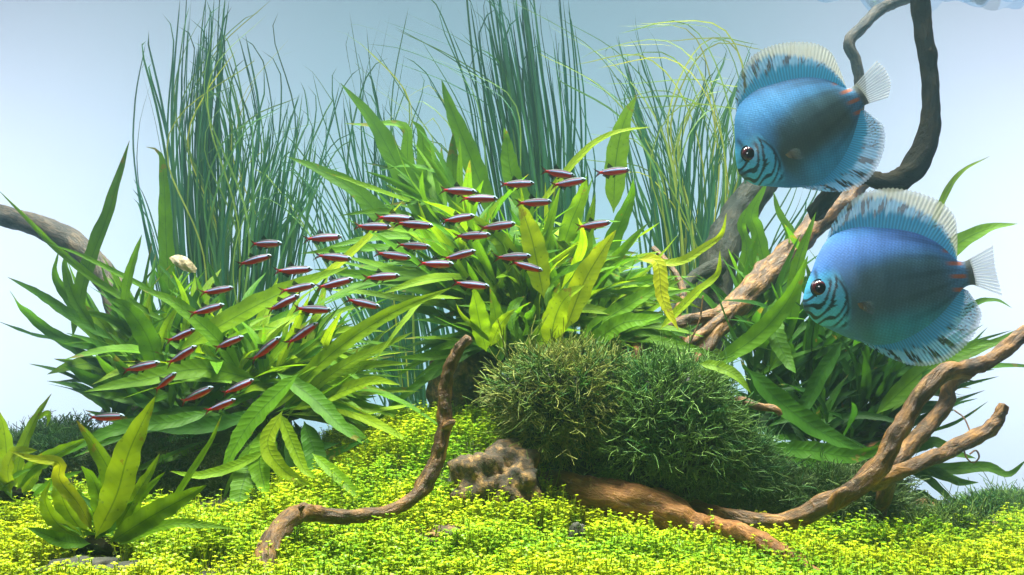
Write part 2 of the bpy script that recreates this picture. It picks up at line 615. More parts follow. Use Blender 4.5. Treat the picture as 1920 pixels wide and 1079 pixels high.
# ------------------------------------------------------------------ driftwood
def tube_mesh(rows, n=70, sides=16, rough=0.16, seed=0.0, flat=1.0):
    """rows: x,y,z,radius -> verts, faces, 'wc' attribute"""
    r = cr(rows, n)
    p, rad = r[:, :3], np.maximum(r[:, 3] * 0.86, 0.0008)
    T = unit(np.gradient(p, axis=0))
    up = np.array((0.3, -0.8, 0.5))
    A = unit(np.cross(T, up))
    B = np.cross(T, A)
    th = np.linspace(0, 2 * math.pi, sides, endpoint=False)
    L = np.concatenate(([0], np.cumsum(np.linalg.norm(np.diff(p, axis=0), axis=1))))
    V = np.zeros((n, sides, 3))
    W = np.zeros((n, sides, 3))
    for i in range(n):
        for j in range(sides):
            c, s = math.cos(th[j]), math.sin(th[j])
            q = (c * 1.1 + seed, s * 1.1, L[i] / max(rad[i], 0.004) * 0.45)
            k = 1 + rough * (noise.noise(q) * 1.2 + 0.8 * noise.noise((c * 2.6 + seed, s * 2.6, L[i] * 60)) + 0.7 * abs(noise.noise((c * 5 + seed, s * 5, L[i] * 40))) - 0.2)
            V[i, j] = p[i] + (A[i] * c + B[i] * s * flat) * rad[i] * k
            W[i, j] = (c * rad[i], s * rad[i], L[i] + seed)
    F = grid_faces(n, sides, True).tolist()
    V = V.reshape(-1, 3)
    W = W.reshape(-1, 3)
    # rounded ends
    V = np.vstack((V, p[0] - T[0] * rad[0] * 0.35, p[-1] + T[-1] * rad[-1] * 0.35))
    W = np.vstack((W, (0, 0, seed), (0, 0, L[-1] + seed)))
    a, b = n * sides, n * sides + 1
    for j in range(sides):
        F.append((a, (j + 1) % sides, j))
        F.append((b, (n - 1) * sides + j, (n - 1) * sides + (j + 1) % sides))
    return V, F, W


def px_rows(pts):
    """(px, py, Y, diameter px) -> x,y,z,radius"""
    return [(*P(a, b, Y), S(d, Y) * 0.5) for a, b, Y, d in pts]


def wood_part(name, pts, mat, parent, n=70, sides=16, rough=0.16, seed=None, flat=1.0):
    V, F, W = tube_mesh(px_rows(pts), n, sides, rough, random.uniform(0, 50) if seed is None else seed, flat)
    return obj(name, V, F, mat, parent, {'wc': W})


def driftwood(label, parts, mat, name='driftwood'):
    t = thing(name, label, 'driftwood', P(*parts[0][1][0][:3]))
    for nm, pts, *kw in parts:
        wood_part(nm, pts, mat, t, **(kw[0] if kw else {}))
    return t


driftwood('thin curved brown branch rising from the carpet beside the brown rock',
          [('branch', [(478, 1100, .725, 76), (492, 1062, .735, 58), (515, 1005, .765, 46), (552, 968, .795, 44), (585, 962, .815, 36), (650, 970, .83, 31),
                       (730, 958, .845, 32), (785, 925, .86, 37), (818, 865, .87, 33), (832, 805, .875, 31), (834, 740, .88, 29), (843, 690, .88, 27), (862, 652, .88, 24), (880, 634, .88, 21)], dict(n=150, sides=20, rough=0.24)),
           ('knot', [(548, 972, .797, 24), (562, 955, .792, 15), (570, 948, .79, 6)], dict(n=10)),
           ('knot', [(836, 800, .872, 22), (848, 793, .866, 14), (852, 788, .865, 5)], dict(n=10)),
           ('root', [(520, 1015, .77, 26), (495, 1045, .76, 22), (466, 1075, .75, 20), (440, 1095, .745, 16)], dict(n=24))], M_WOOD)

driftwood('long forked brown branch sweeping up beside the lower blue discus',
          [('branch', [(1230, 965, .97, 46), (1300, 958, .95, 40), (1345, 965, .93, 35), (1420, 978, .91, 36), (1490, 974, .90, 37), (1550, 945, .89, 42), (1600, 918, .885, 42),
                       (1650, 872, .88, 42), (1690, 800, .88, 38), (1725, 745, .88, 36), (1765, 702, .88, 40), (1810, 692, .885, 38), (1855, 678, .89, 34), (1885, 655, .895, 34), (1925, 622, .90, 32), (1990, 580, .91, 28)], dict(n=170, sides=20, rough=0.24)),
           ('side_branch', [(1630, 905, .90, 40), (1670, 890, .905, 36), (1730, 868, .92, 33), (1790, 840, .935, 34), (1840, 815, .945, 34), (1868, 790, .95, 30), (1882, 760, .95, 24)], dict(n=80, rough=0.26)),
           ('side_branch', [(1640, 900, .96, 46), (1690, 855, 1.0, 38), (1735, 805, 1.02, 36), (1772, 760, 1.03, 36), (1782, 722, 1.03, 30), (1815, 700, 1.03, 24)], dict(n=60, rough=0.22)),
           ('root', [(1660, 885, .93, 40), (1662, 920, .95, 34), (1650, 960, .97, 30), (1640, 1000, .98, 24)], dict(n=30)),
           ('rootlet', [(1790, 770, 1.0, 4), (1808, 785, .99, 3), (1820, 815, .98, 3), (1816, 830, .95, 3)], dict(n=24, sides=5)),
           ('rootlet', [(1805, 835, .935, 4), (1812, 858, .93, 3), (1825, 868, .93, 3), (1836, 858, .93, 3), (1830, 845, .93, 3), (1818, 852, .93, 2)], dict(n=30, sides=5)),
           ('knot', [(1560, 950, .885, 30), (1575, 928, .875, 26), (1590, 918, .872, 14)], dict(n=12))], M_WOOD)

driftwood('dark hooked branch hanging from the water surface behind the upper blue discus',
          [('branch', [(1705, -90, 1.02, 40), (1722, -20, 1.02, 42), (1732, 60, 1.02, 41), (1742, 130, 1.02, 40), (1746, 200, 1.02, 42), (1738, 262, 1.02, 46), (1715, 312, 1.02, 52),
                       (1688, 338, 1.02, 50), (1655, 342, 1.02, 38), (1620, 332, 1.03, 34), (1580, 340, 1.05, 34), (1530, 400, 1.12, 40)], dict(n=130, sides=20, rough=0.2))], M_WOOD_DARK_SHADE)

driftwood('slim pale grey bent branch near the upper discus tail',
          [('branch', [(1760, -30, 1.62, 24), (1700, -4, 1.60, 26), (1650, 18, 1.58, 27), (1615, 52, 1.56, 27), (1592, 80, 1.55, 26), (1604, 115, 1.55, 25), (1612, 160, 1.55, 24), (1606, 230, 1.55, 26), (1575, 330, 1.5, 30), (1500, 450, 1.42, 34)], dict(n=90, rough=0.2))], M_WOOD_GREY)

driftwood('thick brown sloping trunk with parallel roots behind the moss balls',
          [('trunk', [(1625, 330, 1.30, 40), (1590, 368, 1.26, 44), (1545, 410, 1.22, 48), (1480, 470, 1.18, 50), (1420, 530, 1.14, 52), (1365, 590, 1.11, 48), (1320, 645, 1.08, 48), (1270, 720, 1.06, 60), (1200, 830, 1.04, 70), (1130, 930, 1.02, 70)], dict(n=130, sides=22, rough=0.3)),
           ('root', [(1400, 560, 1.13, 34), (1345, 590, 1.10, 28), (1290, 600, 1.09, 26), (1230, 630, 1.08, 26), (1170, 660, 1.07, 32)], dict(n=50, rough=0.25)),
           ('root', [(1385, 570, 1.115, 26), (1330, 615, 1.08, 22), (1285, 650, 1.06, 20), (1250, 700, 1.05, 22)], dict(n=40, rough=0.25)),
           ('root', [(1225, 465, 1.16, 12), (1258, 500, 1.14, 13), (1280, 545, 1.12, 16), (1270, 585, 1.1, 20), (1240, 640, 1.08, 24)], dict(n=50, rough=0.2)),
           ('root', [(1318, 555, 1.04, 4), (1312, 600, 1.04, 4), (1295, 640, 1.04, 4), (1285, 670, 1.04, 5)], dict(n=30, sides=6))], M_WOOD)

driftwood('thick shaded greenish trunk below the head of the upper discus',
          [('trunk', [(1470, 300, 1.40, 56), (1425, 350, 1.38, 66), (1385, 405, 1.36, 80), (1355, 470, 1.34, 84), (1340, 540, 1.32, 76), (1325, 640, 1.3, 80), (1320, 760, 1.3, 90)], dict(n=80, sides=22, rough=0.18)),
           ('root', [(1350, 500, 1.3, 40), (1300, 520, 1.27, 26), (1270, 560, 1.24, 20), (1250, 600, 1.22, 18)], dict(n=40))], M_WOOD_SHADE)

driftwood('grey-brown arching branch entering behind the left fern',
          [('branch', [(-120, 395, 1.42, 42), (-40, 396, 1.42, 44), (30, 410, 1.42, 46), (95, 434, 1.41, 50), (150, 468, 1.40, 56), (195, 515, 1.38, 60), (225, 575, 1.36, 62), (250, 680, 1.32, 66), (280, 800, 1.28, 70), (300, 900, 1.25, 74)], dict(n=110, sides=22, rough=0.14))], M_WOOD_GREY)

driftwood('broad orange-brown log lying under the moss balls',
          [('log', [(1010, 905, 1.02, 54), (1090, 922, .965, 78), (1170, 940, .94, 82), (1250, 962, .925, 80), (1320, 995, .91, 60)], dict(n=60, sides=20, rough=0.22)),
           ('root', [(1330, 980, .90, 30), (1400, 1003, .84, 38), (1450, 1028, .80, 42), (1500, 1058, .765, 36), (1545, 1090, .74, 28)], dict(n=50, rough=0.28))], M_WOOD_ORANGE)

driftwood('short orange stump showing between the two moss balls',
          [('stump', [(1225, 620, 1.10, 40), (1195, 655, 1.07, 56), (1180, 705, 1.05, 60), (1165, 780, 1.04, 70), (1150, 880, 1.03, 80)], dict(n=50, sides=20, rough=0.35)),
           ('root', [(1310, 640, 1.12, 30), (1240, 650, 1.085, 30), (1180, 660, 1.06, 24)], dict(n=30, rough=0.3))], M_WOOD_ORANGE)

driftwood('short brown twig with a broken tip sticking out beside the larger moss ball',
          [('twig', [(1280, 790, 1.06, 26), (1340, 758, 1.0, 22), (1385, 752, .97, 18), (1425, 762, .95, 17), (1455, 768, .94, 16), (1464, 778, .94, 10)], dict(n=40, rough=0.25))], M_WOOD)

driftwood('low reddish log lying beneath the right fern',
          [('log', [(1390, 868, 1.12, 44), (1470, 872, 1.10, 40), (1560, 868, 1.09, 42), (1640, 850, 1.08, 46), (1700, 830, 1.1, 44)], dict(n=50, rough=0.25))], M_WOOD)


# ------------------------------------------------------------------ rocks
def rock(name, px, py, Y, w, h, label, mat, cat='rock', seed=0.0, dep=0.8, jag=0.4, sub=4, tilt=0.0):
    import bmesh
    bm = bmesh.new()
    bmesh.ops.create_icosphere(bm, subdivisions=sub, radius=1.0)
    c = P(px, py, Y)
    R = Matrix.Rotation(tilt, 3, 'Y')
    for v in bm.verts:
        d = v.co.normalized()
        k = 1 + jag * noise.noise(d * 1.3 + Vector((seed, 0, 0))) + jag * 0.5 * noise.noise(d * 3.1 + Vector((0, seed, 0))) + jag * 0.25 * abs(noise.noise(d * 7 + Vector((0, 0, seed))))
        # flatten facets
        q = Vector((round(d.x * 2.4) / 2.4, round(d.y * 2.4) / 2.4, round(d.z * 2.4) / 2.4))
        d2 = (d * 0.75 + q * 0.25)
        v.co = R @ Vector((d2.x * k * S(w, Y) * .5, d2.y * k * S(w, Y) * .5 * dep, d2.z * k * S(h, Y) * .5))
    V = np.array([v.co[:] for v in bm.verts]) + c
    F = np.array([[v.index for v in f.verts] for f in bm.faces])
    bm.free()
    o = obj(name, V, F, mat)
    return tag(o, label, cat)


rock('rock', 938, 912, .945, 165, 150, 'jagged yellow-brown rock in the carpet left of the moss', M_ROCK, seed=3.3, jag=0.55)
rock('wood_chip', 865, 1018, .835, 150, 44, 'flat pale brown wood chip lying on the carpet', M_ROCK, 'wood chip', seed=8.1, tilt=0.28, jag=0.5)
rock('rock', 1712, 968, 1.02, 100, 60, 'rounded reddish rock behind the right moss tuft', M_ROCK_RED, seed=5.0, jag=0.3)
rock('rock', 1868, 1000, .97, 66, 44, 'small orange-tan rock beside the far moss tuft', M_ROCK_RED, seed=6.2, jag=0.45)
rock('rock', 1930, 1006, 1.0, 80, 40, 'pale tan rock at the carpet edge beside the orange-tan rock', M_ROCK, seed=9.9, jag=0.3)
rock('pebble', 1082, 1000, .865, 32, 40, 'small dark pebble poking from the carpet', M_PEBBLE, 'pebble', seed=1.1, jag=0.2, sub=3)
rock('shade_filler', 1140, 885, 1.10, 420, 190, 'big black filler mass added as shade beneath the two moss balls', M_CORE, 'rock', seed=4.4, jag=0.25)  # added dark mass, closes the bright gap under the moss
rock('stone', 150, 1066, .735, 150, 40, 'flat dark stone under the small foreground fern', M_PEBBLE, 'stone', seed=2.4, jag=0.3)
rock('stone', 245, 1072, .725, 120, 34, 'dark mossy stone beside the flat stone under the foreground fern', M_PEBBLE, 'stone', seed=7.4, jag=0.3)
rock('shade_filler', 400, 815, 1.17, 330, 220, 'big black filler mass added as shade beneath the crown of the left fern', M_CORE, 'rock', seed=14.4, jag=0.25)  # added dark filler, covers bright panel spots between the fern leaves
rock('rock', 880, 745, 1.2, 150, 210, 'brown rock in shade behind the curved branch tip', M_ROCK, 'rock', seed=12.4, jag=0.3)

# a curled withered leaf floating loose before the left grass
sv = cr([(*P(318, 484, 1.12), 0.001), (*P(332, 488, 1.115), 0.0075), (*P(352, 498, 1.115), 0.0085), (*P(368, 508, 1.12), 0.003)], 14)
VV = []
for r_ in sv:
    for k in np.linspace(-1, 1, 6):
        VV.append(r_[:3] + np.array((0.35, -0.16 * (1 - k * k) + 0.1 * math.sin(k * 4 + len(VV) * .2), 0.8)) * r_[3] * np.array((k * 0.5, 1, k)))
o = obj('withered_leaf', np.array(VV), grid_faces(14, 6), M_SHELL)
tag(o, 'small curled beige withered leaf before the left tall grass', 'leaf')


# ------------------------------------------------------------------ moss
def strands(P0, D, L, r0, K=5, bend=0.5, c0=None, c1=None):
    n = len(P0)
    D = unit(D)
    B1 = unit(np.cross(D, rng.normal(size=(n, 3))))
    B2 = unit(np.cross(D, rng.normal(size=(n, 3))))
    t = np.linspace(0, 1, K)
    pts = P0[:, None] + D[:, None] * (t[None, :, None] * L[:, None, None]) \
        + B1[:, None] * ((t ** 2)[None, :, None] * (L * bend * rng.uniform(-1, 1, n))[:, None, None]) \
        + B2[:, None] * (np.sin(t * 5.0)[None, :, None] * (L * 0.08)[:, None, None])
    rad = (r0[:, None] * (1 - 0.45 * t[None, :]))
    A = unit(np.cross(D, rng.normal(size=(n, 3))))
    Bv = np.cross(D, A)
    V = np.zeros((n, K, 3, 3))
    for j in range(3):
        th = j * 2 * math.pi / 3
        V[:, :, j] = pts + (A[:, None] * math.cos(th) + Bv[:, None] * math.sin(th)) * rad[:, :, None]
    f = grid_faces(K, 3, True)
    F = (f[None] + (np.arange(n) * K * 3)[:, None, None]).reshape(-1, 4)
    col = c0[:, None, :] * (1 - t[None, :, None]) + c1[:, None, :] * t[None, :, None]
    col = np.repeat(col[:, :, None, :], 3, 2).reshape(-1, 3)
    return V.reshape(-1, 3), F, np.column_stack((col, np.ones(len(col)))), pts


def moss(name, label, px, py, Y, rx, ry, n, ln=(0.012, 0.028), r0=0.00085, ca=(0.03, 0.10, 0.015), cb=(0.16, 0.22, 0.05), dep=0.9, up=0.25, seed=0, droop=0.0, group=None):
    c = P(px, py, Y)
    rX, rZ = S(rx, Y), S(ry, Y)
    rY = rX * dep
    t = thing(name, label, 'moss', c - np.array((0, 0, rZ)), group)
    d = unit(rng.normal(size=(n, 3)))
    d[:, 1] = np.where((d[:, 1] > 0.35) & (rng.random(n) < 0.7), -d[:, 1], d[:, 1])
    lump = np.array([1 + 0.30 * noise.noise((a * 2.2 + seed, b * 2.2, e * 2.2)) + 0.07 * noise.noise((a * 6, b * 6 + seed, e * 6)) for a, b, e in d])
    core = 0.74
    lnmax = np.mean(ln)
    P0 = c + d * np.array((rX - lnmax * .75, rY - lnmax * .75, rZ - lnmax * .75)) * lump[:, None] * rng.uniform(0.86, 1.0, (n, 1))
    D = d * 0.8 + rng.normal(size=(n, 3)) * 0.55 + np.array((0, 0, up)) - np.array((0, 0, droop))
    L = rng.uniform(ln[0], ln[1], n) * np.where(rng.random(n) < 0.10, rng.uniform(1.3, 1.9, n), 1.0)
    mixv = np.clip(0.5 + 0.5 * np.array([noise.noise((a * 2.6, b * 2.6 + seed, e * 2.6)) for a, b, e in d]) * 1.6 + rng.normal(0, 0.25, n), 0, 1)[:, None]
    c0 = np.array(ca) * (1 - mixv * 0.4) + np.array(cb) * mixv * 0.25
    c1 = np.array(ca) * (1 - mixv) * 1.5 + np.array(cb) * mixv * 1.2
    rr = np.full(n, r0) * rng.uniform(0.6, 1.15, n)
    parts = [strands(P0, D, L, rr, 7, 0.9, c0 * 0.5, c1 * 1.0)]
    pts = parts[0][3]
    for k in (2, 3, 4):
        sel = rng.random(n) < 0.62
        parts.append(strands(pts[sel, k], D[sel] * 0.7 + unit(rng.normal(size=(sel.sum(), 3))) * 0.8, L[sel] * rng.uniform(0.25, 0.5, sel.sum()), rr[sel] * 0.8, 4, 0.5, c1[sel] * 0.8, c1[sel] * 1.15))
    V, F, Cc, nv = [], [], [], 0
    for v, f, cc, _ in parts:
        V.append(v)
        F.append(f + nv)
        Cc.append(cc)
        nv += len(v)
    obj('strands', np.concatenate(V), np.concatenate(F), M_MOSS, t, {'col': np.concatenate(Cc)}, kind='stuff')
    # dark core the strands grow on
    nu, nw = 20, 28
    th, ph = np.meshgrid(np.linspace(0.02, math.pi - 0.02, nu), np.linspace(0, 2 * math.pi, nw, endpoint=False), indexing='ij')
    dd = np.stack((np.sin(th) * np.cos(ph), np.sin(th) * np.sin(ph), np.cos(th)), -1).reshape(-1, 3)
    lm = np.array([1 + 0.30 * noise.noise((a * 2.2 + seed, b * 2.2, e * 2.2)) for a, b, e in dd])
    obj('core', c + dd * np.array((rX - lnmax * .8, rY - lnmax * .8, rZ - lnmax * .8)) * 0.95 * lm[:, None], grid_faces(nu, nw, True), M_CORE, t)
    return t


moss('moss_ball', 'round olive-green moss ball with tan strand tips beside the curved branch', 1060, 755, 1.00, 150, 118, 2700, ln=(0.011, 0.026), cb=(0.24, 0.25, 0.05), ca=(0.026, 0.095, 0.010), seed=1, up=0.15)
moss('moss_ball', 'larger deep green moss ball with the short twig sticking out beside it', 1255, 806, .985, 150, 148, 3300, ln=(0.011, 0.025), ca=(0.018, 0.080, 0.012), cb=(0.15, 0.26, 0.05), seed=2, up=0.2)
moss('moss_clump', 'dark green moss clump at the foot of the larger moss ball', 1385, 890, 1.00, 90, 84, 2000, ca=(0.02, 0.08, 0.02), cb=(0.10, 0.19, 0.05), seed=3)
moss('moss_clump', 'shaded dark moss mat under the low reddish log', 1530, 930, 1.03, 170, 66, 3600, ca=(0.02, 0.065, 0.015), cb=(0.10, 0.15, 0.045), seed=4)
moss('moss_tuft', 'low dark green moss tuft in front of the reddish rock', 1745, 1000, .985, 105, 46, 2600, ln=(0.010, 0.020), ca=(0.025, 0.08, 0.015), cb=(0.14, 0.20, 0.04), seed=5, up=0.6)
moss('moss_tuft', 'pale green moss tuft beside the two tan rocks by the rear panel', 1880, 962, 1.25, 85, 38, 1900, ln=(0.012, 0.022), ca=(0.04, 0.13, 0.02), cb=(0.16, 0.26, 0.05), seed=6, up=0.6)
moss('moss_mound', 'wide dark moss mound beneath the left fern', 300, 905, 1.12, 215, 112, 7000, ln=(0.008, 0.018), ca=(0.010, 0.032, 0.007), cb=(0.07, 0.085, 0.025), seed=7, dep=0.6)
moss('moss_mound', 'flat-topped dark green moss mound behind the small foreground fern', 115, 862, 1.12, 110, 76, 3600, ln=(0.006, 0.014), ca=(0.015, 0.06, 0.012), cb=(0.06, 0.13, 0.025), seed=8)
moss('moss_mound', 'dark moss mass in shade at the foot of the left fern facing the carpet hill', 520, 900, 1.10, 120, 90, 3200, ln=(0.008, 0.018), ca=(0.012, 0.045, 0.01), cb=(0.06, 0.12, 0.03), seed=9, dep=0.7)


# ------------------------------------------------------------------ strap leaves (ferns) and grass blades
UPV = np.array((0.0, 0.0, 1.0))


def leaf_mesh(path, W, n0, n=17, wav=0.10, freq=5.0, fold=0.12, twist=0.0, na=5, wid_pow=(0.62, 0.95), petiole=0.12):
    p = cr(path, n)
    T = unit(np.gradient(p, axis=0))
    s = np.linspace(0, 1, n)
    prof = (s ** wid_pow[0]) * ((1 - s) ** wid_pow[1])
    prof = prof / prof.max()
    pet = np.clip(s / max(petiole, 1e-6), 0, 1)
    prof = prof * (0.12 + 0.88 * pet ** 1.5) + 0.02
    N0 = np.tile(np.asarray(n0, float), (n, 1))
    side = unit(np.cross(T, N0))
    nor = np.cross(side, T)
    if twist:
        a = (s - 0.3)[:, None] * twist
        side, nor = side * np.cos(a) + nor * np.sin(a), nor * np.cos(a) - side * np.sin(a)
    ac = np.linspace(-1, 1, na)
    ph1, ph2 = random.uniform(0, 6), random.uniform(0, 6)
    V = np.zeros((n, na, 3))
    for j, a in enumerate(ac):
        wv = np.sin(s * freq * 6.28 + (ph1 if a < 0 else ph2)) * wav * abs(a) ** 1.5
        ed = 1 + 0.06 * np.sin(s * freq * 9 + (ph2 if a < 0 else ph1)) * (abs(a) > 0.9)
        V[:, j] = p + side * (a * prof * W * 0.5 * ed)[:, None] + nor * ((abs(a) ** 1.2 * fold + wv) * W * np.minimum(prof, 1.0))[:, None]
    lp = np.zeros((n, na, 3))
    lp[:, :, 0] = s[:, None]
    lp[:, :, 1] = ac[None, :]
    return V.reshape(-1, 3), grid_faces(n, na), lp.reshape(-1, 3)


# leaf pigments, young to old
TINTS = [np.array(c) for c in ((0.44, 0.48, 0.012), (0.21, 0.33, 0.009), (0.095, 0.225, 0.008), (0.045, 0.145, 0.009), (0.021, 0.085, 0.010), (0.011, 0.048, 0.009))]


GRASS_HAZE_TINTS = [np.array(c) for c in ((0.42, 0.43, 0.06), (0.20, 0.31, 0.06), (0.075, 0.20, 0.07), (0.030, 0.13, 0.070), (0.013, 0.080, 0.055), (0.008, 0.052, 0.04))]  # blade greens with the teal of the distant water haze mixed in


def tint(t, TINTS=TINTS):
    t = min(max(t, 0), len(TINTS) - 1.001)
    i = int(t)
    f = t - i
    c = TINTS[i] * (1 - f) + TINTS[i + 1] * f
    return tuple(c * random.uniform(0.74, 1.04))


def key_leaf(t, pts, w, tn, Y0, Y1=None, twist=None, wav=0.06, petiole=0.10):
    Y1 = Y0 if Y1 is None else Y1
    m = len(pts)
    path = [P(a, b, Y0 + (Y1 - Y0) * i / (m - 1)) for i, (a, b) in enumerate(pts)]
    n0 = unit(np.array((random.uniform(-.25, .25), -1.0, random.uniform(0.2, 0.7))))
    V, F, lp = leaf_mesh(path, S(w, (Y0 + Y1) / 2) * 0.84, n0, n=26, wav=wav * random.uniform(0.5, 1.0), freq=random.uniform(3, 6), twist=random.uniform(-.4, .4) if twist is None else twist, petiole=petiole)
    return obj('leaf', V, F, M_LEAF, t, {'lp': lp}, color=tint(tn))


def fill_leaves(t, crowns):
    """crowns: (px, py, Y, count, angle0, angle1, len0, len1, width0, width1, tint0, tint1, droop)"""
    for (cx, cy, Y, cnt, a0, a1, l0, l1, w0, w1, t0, t1, droop) in crowns:
        for k in range(cnt):
            a = math.radians(random.uniform(a0, a1))
            L = random.uniform(l0, l1) * 1.12 / 1920.0 * Y
            dy = random.uniform(-0.65, 0.5)
            base = P(cx + random.uniform(-34, 34), cy + random.uniform(-28, 28), Y + random.uniform(-0.03, 0.04))
            d = unit(np.array((math.cos(a), dy, math.sin(a))))
            out = unit(np.array((math.cos(a) + 0.15 * random.uniform(-1, 1), dy, 0.02)))
            dr = droop * random.uniform(0.3, 1.5)
            side_b = unit(np.cross(d, rng.normal(size=3))) * random.uniform(-.17, .17)
            path = [base + (d * s + (out * 0.35 - UPV * 0.9) * dr * s * s + side_b * math.sin(s * 3.3)) * L for s in (0, .25, .5, .75, 1.0)]
            n0 = unit(np.array((random.uniform(-.6, .6), -0.8 + random.uniform(-.3, .5), 0.6 + random.uniform(-.4, .6))))
            V, F, lp = leaf_mesh(path, random.uniform(w0, w1) * random.uniform(0.46, 0.70) / 1920 * Y, n0, n=15, wav=random.uniform(.02, .08), freq=random.uniform(2.0, 4.0), twist=random.uniform(-1.3, 1.3))
            obj('leaf', V, F, M_LEAF, t, {'lp': lp}, color=tint(random.uniform(t0, t1)))


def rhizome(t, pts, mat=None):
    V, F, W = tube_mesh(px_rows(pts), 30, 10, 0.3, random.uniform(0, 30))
    return obj('rhizome', V, F, mat or M_WOOD_DARK_SHADE, t, {'wc': W})


# left fern
t = thing('java_fern', 'large bushy fern with strap leaves on the dark moss mound, behind the small fern', 'fern', P(380, 850, 1.12), 'large strap-leaved ferns')
rhizome(t, [(220, 720, 1.16, 30), (330, 780, 1.13, 40), (450, 800, 1.1, 44), (560, 770, 1.08, 34)])
for pts, w, tn, Y0, Y1 in [
    ([(135, 640), (160, 520), (203, 400), (243, 264)], 44, 2.4, 1.16, 1.10),
    ([(325, 640), (313, 480), (308, 350), (300, 288), (274, 276)], 34, 2.3, 1.2, 1.16),
    ([(340, 620), (200, 540), (110, 470), (55, 415), (-4, 356)], 17, 2.2, 1.12, 1.0),
    ([(232, 590), (242, 520), (266, 440)], 24, 2.2, 1.08, 1.05),
    ([(330, 570), (235, 520), (150, 478), (90, 457)], 13, 2.4, 1.1, 1.05),
    ([(330, 660), (450, 590), (550, 540), (655, 500)], 54, 1.5, 1.06, 1.04),
    ([(545, 560), (630, 500), (700, 435), (755, 378)], 20, 0.7, 1.1, 1.12),
    ([(500, 780), (620, 665), (730, 590), (846, 540)], 40, 1.3, 1.06, .98),
    ([(545, 760), (640, 690), (710, 655), (776, 622)], 30, 1.3, 1.05, 1.0),
    ([(540, 740), (630, 700), (700, 684), (772, 682)], 26, 1.5, 1.06, 1.0),
    ([(545, 770), (640, 735), (700, 715), (750, 722)], 34, 1.1, 1.04, .98),
    ([(520, 700), (585, 745), (640, 800), (680, 832)], 42, 2.7, 1.04, .98),
    ([(490, 715), (380, 692), (270, 712), (158, 735)], 44, 1.9, 1.06, 1.0),
    ([(500, 770), (380, 800), (240, 790), (160, 770)], 38, 3.8, 1.04, 1.02),
    ([(400, 770), (330, 790), (220, 805), (85, 868)], 34, 2.8, 1.03, .95),
    ([(530, 770), (502, 830), (530, 880), (585, 912)], 36, 0.9, .98, .95),
    ([(525, 775), (548, 830), (570, 880), (592, 897)], 30, 1.2, .98, .95),
    ([(505, 800), (487, 860), (494, 905), (502, 936)], 50, 1.9, .99, .95),
    ([(478, 850), (455, 910), (440, 985)], 50, 2.0, .99, .94),
    ([(560, 700), (480, 780), (440, 840), (415, 895)], 48, 2.3, 1.0, .97),
    ([(500, 845), (430, 878), (370, 892), (318, 884)], 24, 1.5, .98, .94),
    ([(570, 790), (590, 850), (598, 900), (600, 950)], 46, 3.1, 1.02, .98),
    ([(585, 850), (640, 900), (700, 957)], 26, 1.7, .97, .92),
    ([(300, 985), (350, 900), (395, 828), (416, 778)], 17, 1.6, .93, .92),
    ([(210, 700), (120, 645), (60, 628), (-4, 603)], 22, 4.2, 1.15, 1.05),
    ([(215, 640), (130, 590), (70, 550), (14, 520)], 26, 3.0, 1.12, 1.05),
    ([(205, 660), (110, 632), (50, 585), (18, 545)], 24, 3.1, 1.12, 1.02),
    ([(190, 640), (140, 575), (105, 520), (110, 470)], 24, 2.8, 1.12, 1.08),
    ([(180, 620), (140, 560), (122, 500), (128, 470)], 24, 2.5, 1.10, 1.08),
    ([(450, 700), (410, 640), (330, 570), (260, 540)], 36, 2.0, 1.06, 1.02),
    ([(300, 720), (280, 640), (240, 580), (200, 560)], 50, 2.6, 1.08, 1.04),
    ([(640, 830), (560, 850), (600, 860), (690, 822)], 26, 4.0, 1.02, 1.0),
]:
    key_leaf(t, pts, w, tn, Y0, Y1)
fill_leaves(t, [
    (275, 740, 1.14, 50, 50, 132, 130, 260, 26, 50, 1.4, 3.8, 0.45),
    (360, 740, 1.13, 44, 20, 150, 130, 250, 26, 48, 1.0, 3.4, 0.5),
    (470, 730, 1.11, 44, 5, 160, 110, 230, 26, 44, 0.9, 3.2, 0.5),
    (550, 760, 1.08, 40, -25, 75, 110, 230, 22, 38, 0.8, 3.0, 0.45),
    (430, 800, 1.08, 16, 150, 205, 120, 240, 26, 42, 2.4, 4.8, 0.5),
    (520, 810, 1.06, 26, 230, 330, 80, 160, 24, 40, 1.6, 4.4, 0.2),
    (235, 770, 1.16, 22, 60, 140, 90, 180, 20, 36, 3.0, 5.0, 0.3),
])

